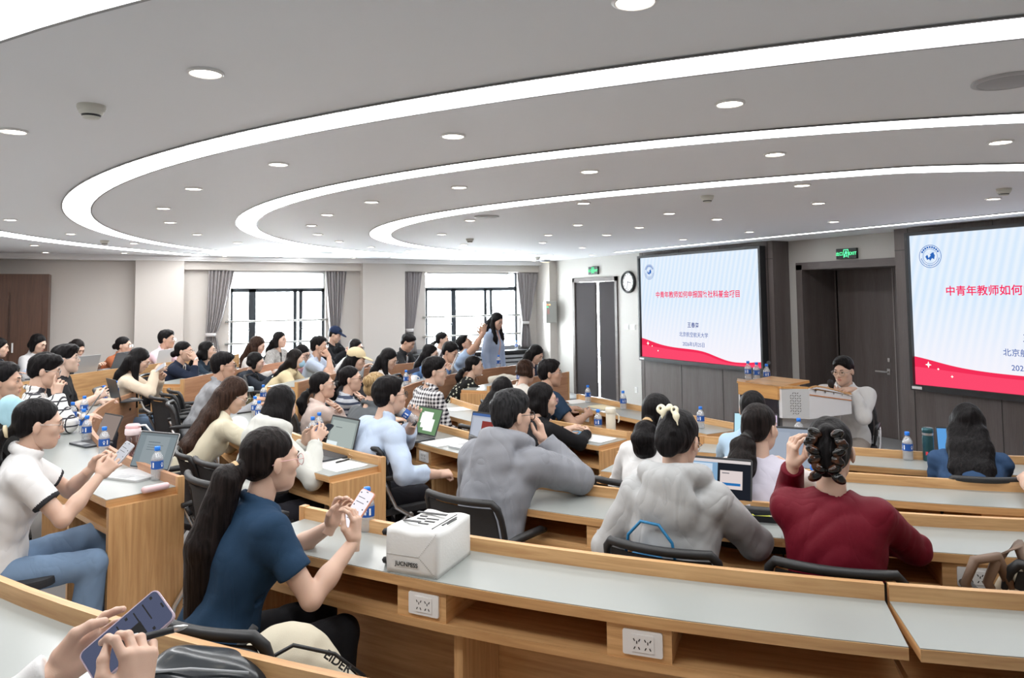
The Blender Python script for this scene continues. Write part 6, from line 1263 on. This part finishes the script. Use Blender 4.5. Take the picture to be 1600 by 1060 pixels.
# blue handled bag on the hooded woman's chair, brown bag at right, dark pouch at bottom left
v = who('butterfly hair clip'); bx = v['base']; dr = Vector((math.cos(math.radians(v['by'])), math.sin(math.radians(v['by'])), 0)); c = Vector((bx[0], bx[1], v['f']))-dr*.16+Vector((dr.y, -dr.x, 0))*-.06
BLB = mat('bag_blue', (.02, .20, .42), .5)
t = empty('handbag', (c.x, c.y, c.z+.466), math.radians(v['by']-90), 'blue handbag with a thin hoop handle behind the grey hooded woman', 'bag')
soft('bag_body', lambda G: G.ell((0, 0, .15), (.14, .045, .20), None, .02), (-.2, -.1, -.05), (.2, .1, .42), .008, BLB, t, .002, 3, .0)
b = MB(); b.tube([(-.085, 0, .30), (-.07, 0, .40), (-.02, 0, .455), (.05, 0, .45), (.10, 0, .39), (.115, 0, .29)], .006, 10); b.build('hoop_handle', BLB, t)
BRB = mat('bag_brown', (.20, .13, .09), .5)
t = empty('handbag', (2.80, 1.50, .60), math.radians(-25), 'taupe leather handbag with wide strap loops at the right edge', 'bag')
soft('bag_body', lambda G: G.ell((.03, 0, .16), (.13, .07, .19), None, .02), (-.2, -.15, -.08), (.25, .15, .45), .008, mat('bag_tan', (.42, .35, .25), .6), t, .002, 3, .0)
for dx, dz in ((-.08, .0), (.0, .04)):
    b = MB(); b.tube([(dx+.06, -.02, .24), (dx-.01, -.03, .39+dz), (dx-.09, -.03, .38), (dx-.12, -.02, .30), (dx-.06, 0, .20)], [.018, .020, .018, .016, .014], 8); b.build('strap', BRB, t)
t = empty('pouch', (.235, 1.995, HC-.92), math.radians(-28), 'black translucent zip pouch on the rear desk at bottom left', 'pouch')
soft('pouch_body', lambda G: G.ell((0, 0, .02), (.155, .095, .035), rot(1, .12), .02), (-.22, -.16, -.03), (.22, .16, .09), .006, mat('pouch_black', (.025, .03, .035), .22), t, .005, 9, .002)
b = MB(); b.tube([(-.13, -.055, .045), (-.02, -.075, .060), (.11, -.06, .042)], .004, 6); b.build('zip', GREYP, t)
boxo('tag', (-.12, -.02, .048), (-.085, -.012, .055), WHITE, t)
t = empty('garment', (4.35, 8.28, .48), math.radians(-40), 'cream jacket draped over a chair back at the far front desk', 'jacket')
soft('cloth', lambda G: (G.ell((0, 0, .22), (.20, .06, .24), None, .03), G.cap((-.17, 0, .40), (.17, 0, .40), .05, None, .05)), (-.32, -.15, -.1), (.32, .15, .55), .012, cloth('cream_coat', (.70, .66, .58)), t, .006, 2)
t = empty('plastic_bag', (3.36, 4.66, Z2-.14), math.radians(15), 'crumpled translucent plastic bag on the shelf below the cream flask', 'bag')
soft('bag_body', lambda G: G.ell((0, 0, .05), (.12, .13, .055), None, .02), (-.2, -.2, -.02), (.2, .2, .13), .008, mat('bag_clearish', (.42, .42, .42), .25), t, .007, 5, .002)
t = empty('backpack', (2.10, 4.32, .10), math.radians(20), 'dark red backpack on the chair right of the grey windbreaker man', 'backpack')
soft('pack_body', lambda G: G.ell((0, 0, .62), (.14, .10, .20), None, .02), (-.22, -.18, .3), (.22, .18, .9), .010, cloth('maroon_bag', (.13, .008, .018)), t, .003, 6)
b = MB(); b.tube([(-.06, -.08, .55), (-.05, -.12, .68), (.0, -.08, .79)], .014, 8); b.build('strap', BLACKS, t)
t = empty('cushion', (2.62, 4.72, .07+.465), math.radians(20), 'leopard print cushion on the seat below the black sweater woman', 'cushion')
soft('cover', lambda G: G.ell((0, 0, .10), (.17, .10, .16), None, .02), (-.25, -.18, -.1), (.25, .18, .3), .010, pattern('leopard', 'spots', (.42, .33, .20), (.03, .025, .02), 22), t, .003, 7, 0)
t = empty('pink_case', (.22, 4.28, Z5+.018), 0, 'pale pink oblong case lying at the desk end by the silver laptop', 'case')
soft('shell', lambda G: G.cap((-.05, -.03, 0), (.05, .01, 0), .018, None, .01), (-.1, -.08, -.03), (.1, .06, .03), .004, mat('case_pink', (.80, .58, .60), .4), t, 0)
t = empty('charger', (1.92, 2.74, HC-1.10), math.radians(30), 'white power adapter plugged into the socket before the grey hooded woman', 'charger')
boxo('adapter', (-.03, -.05, -.05), (.03, 0, .02), WHITE, t, bevel=.005)
# ------------------------------------------------------------------ worn accessories
def headpart(key, nm, fn, m, h=.005, smooth=1):
    v = who(key); G = SDF((-.16, -.24, -.16), (.16, .26, .2), h); fn(G); V, F = G.mesh(smooth); s = v['s']
    return link_mesh(nm, [(v['H']+(V*s)@v['Rh'].T, F, 0)], m, v['o'])
def cap_(G): G.ell((0, -.016, .050), (.090, .108, .088), None, .01); G.cut((0, 0, .030), (0, .10, -1)); G.ell((0, .115, .040), (.072, .075, .009), rot(0, -.18), .01)
headpart('cream baseball', 'baseball_cap', cap_, cloth('cap_cream', (.72, .60, .38))); headpart('navy cap', 'baseball_cap', cap_, cloth('cap_navy', (.012, .022, .06)))
headpart('face mask', 'face_mask', lambda G: G.ell((0, .050, -.055), (.060, .062, .056), None, .01), cloth('mask_blue', (.36, .58, .74)))
def clipw(G):
    for x, z, r in ((-.030, .082, .020), (.0, .095, .014), (.026, .082, .017), (.036, .060, .012)): G.ell((x, -.142-(.01 if z < .09 else 0), z), (r, .008, r), None, .004)
    for x in (-.030, .024): G.ell((x, -.15, .082), (.007, .02, .007), None, .003, 1)
    G.cap((-.016, -.148, .075), (-.022, -.150, .045), .005, .003); G.cap((.032, -.148, .06), (.045, -.150, .025), .006, .003)
headpart('butterfly hair clip', 'hair_clip', clipw, mat('clip_white', (.85, .80, .60), .25), .003)
def clipb(G):
    for sx in (-1, 1):
        for k in range(6):
            z = .062-.031*k; x = sx*(.036+.010*math.sin(k*1.2)); y = -.134+.010*abs(k-2)*.6
            G.ell((x+sx*.006*(k % 2), y-.008, z), (.027, .018, .017), rot(1, sx*(.5 if k % 2 else -.4)), .004); G.ell((x+sx*.014, y-.016, z+.010), (.010, .010, .007), rot(1, sx*.6), .003)
m, N, L_, bs = nt('clip_tortoise'); n = N.new('ShaderNodeTexNoise'); n.inputs['Scale'].default_value = 26; r = N.new('ShaderNodeValToRGB'); r.color_ramp.elements[0].color = (.004, .004, .004, 1); r.color_ramp.elements[0].position = .5; r.color_ramp.elements[1].color = (.10, .035, .015, 1); r.color_ramp.elements[1].position = .68; tc = N.new('ShaderNodeTexCoord')
L_.new(tc.outputs['Object'], n.inputs['Vector']); L_.new(n.outputs['Fac'], r.inputs[0]); L_.new(r.outputs[0], bs.inputs['Base Color']); bs.inputs['Roughness'].default_value = .06; bs.inputs['Specular IOR Level'].default_value = .5
headpart('maroon', 'claw_clip', clipb, m, .0028)
def wristring(key, side, nm, m, r=.030, w=.010):
    v = who(key); p = Vector(v['wl'] if side == 'l' else v['wr']); loc = Matrix.Rotation(-v['rz'], 3, 'Z') @ (p-Vector(v['base']))
    b = MB(); b.lathe([(r-.004, -w), (r, -w), (r, w), (r-.004, w)], n=20, M=Matrix.Translation(loc) @ Matrix.Rotation(.9, 4, 'X')); b.build(nm, m, v['o'])
wristring('drinking from', 'l', 'watch', BLACK, .032); wristring('white hooded jacket', 'r', 'watch', STEEL, .032); wristring('white trim', 'r', 'watch', WHITE, .030, .008)
v = who('grinning'); lc = rot(2, v['rz']).T@(A3(-.545, 5.86, 1.17)-v['base']); G = SDF(lc-.22, lc+.22, .009); G.ell(lc, (.05, .10, .10), rot(0, .3), .02); G.cap(lc+A3(.0, -.02, .07), lc+A3(0, .09, -.06), .055, .03, .03); G.wrinkle(.005, 34, 3, ridge=True)
link_mesh('scarf', [(*G.mesh(1), 0)], cloth('pale_blue', (.42, .68, .78)), v['o'])
v = who('holding a microphone'); c = Vector((5.77, 4.60, 1.075))
t = empty('handheld_microphone', c, 0, 'black handheld microphone in the speaker\'s hand', 'microphone'); b = MB(); b.tube([(.045, .01, -.09), (.012, .003, -.02)], [.011, .015], 12); b.build('handle', BLACK, t); b = MB(); b.tube([(.012, .003, -.02), (.0, 0, .0), (-.02, -.004, .035), (-.032, -.006, .05)], [.018, .026, .026, .012], 14); b.build('windscreen', BLACKS, t)
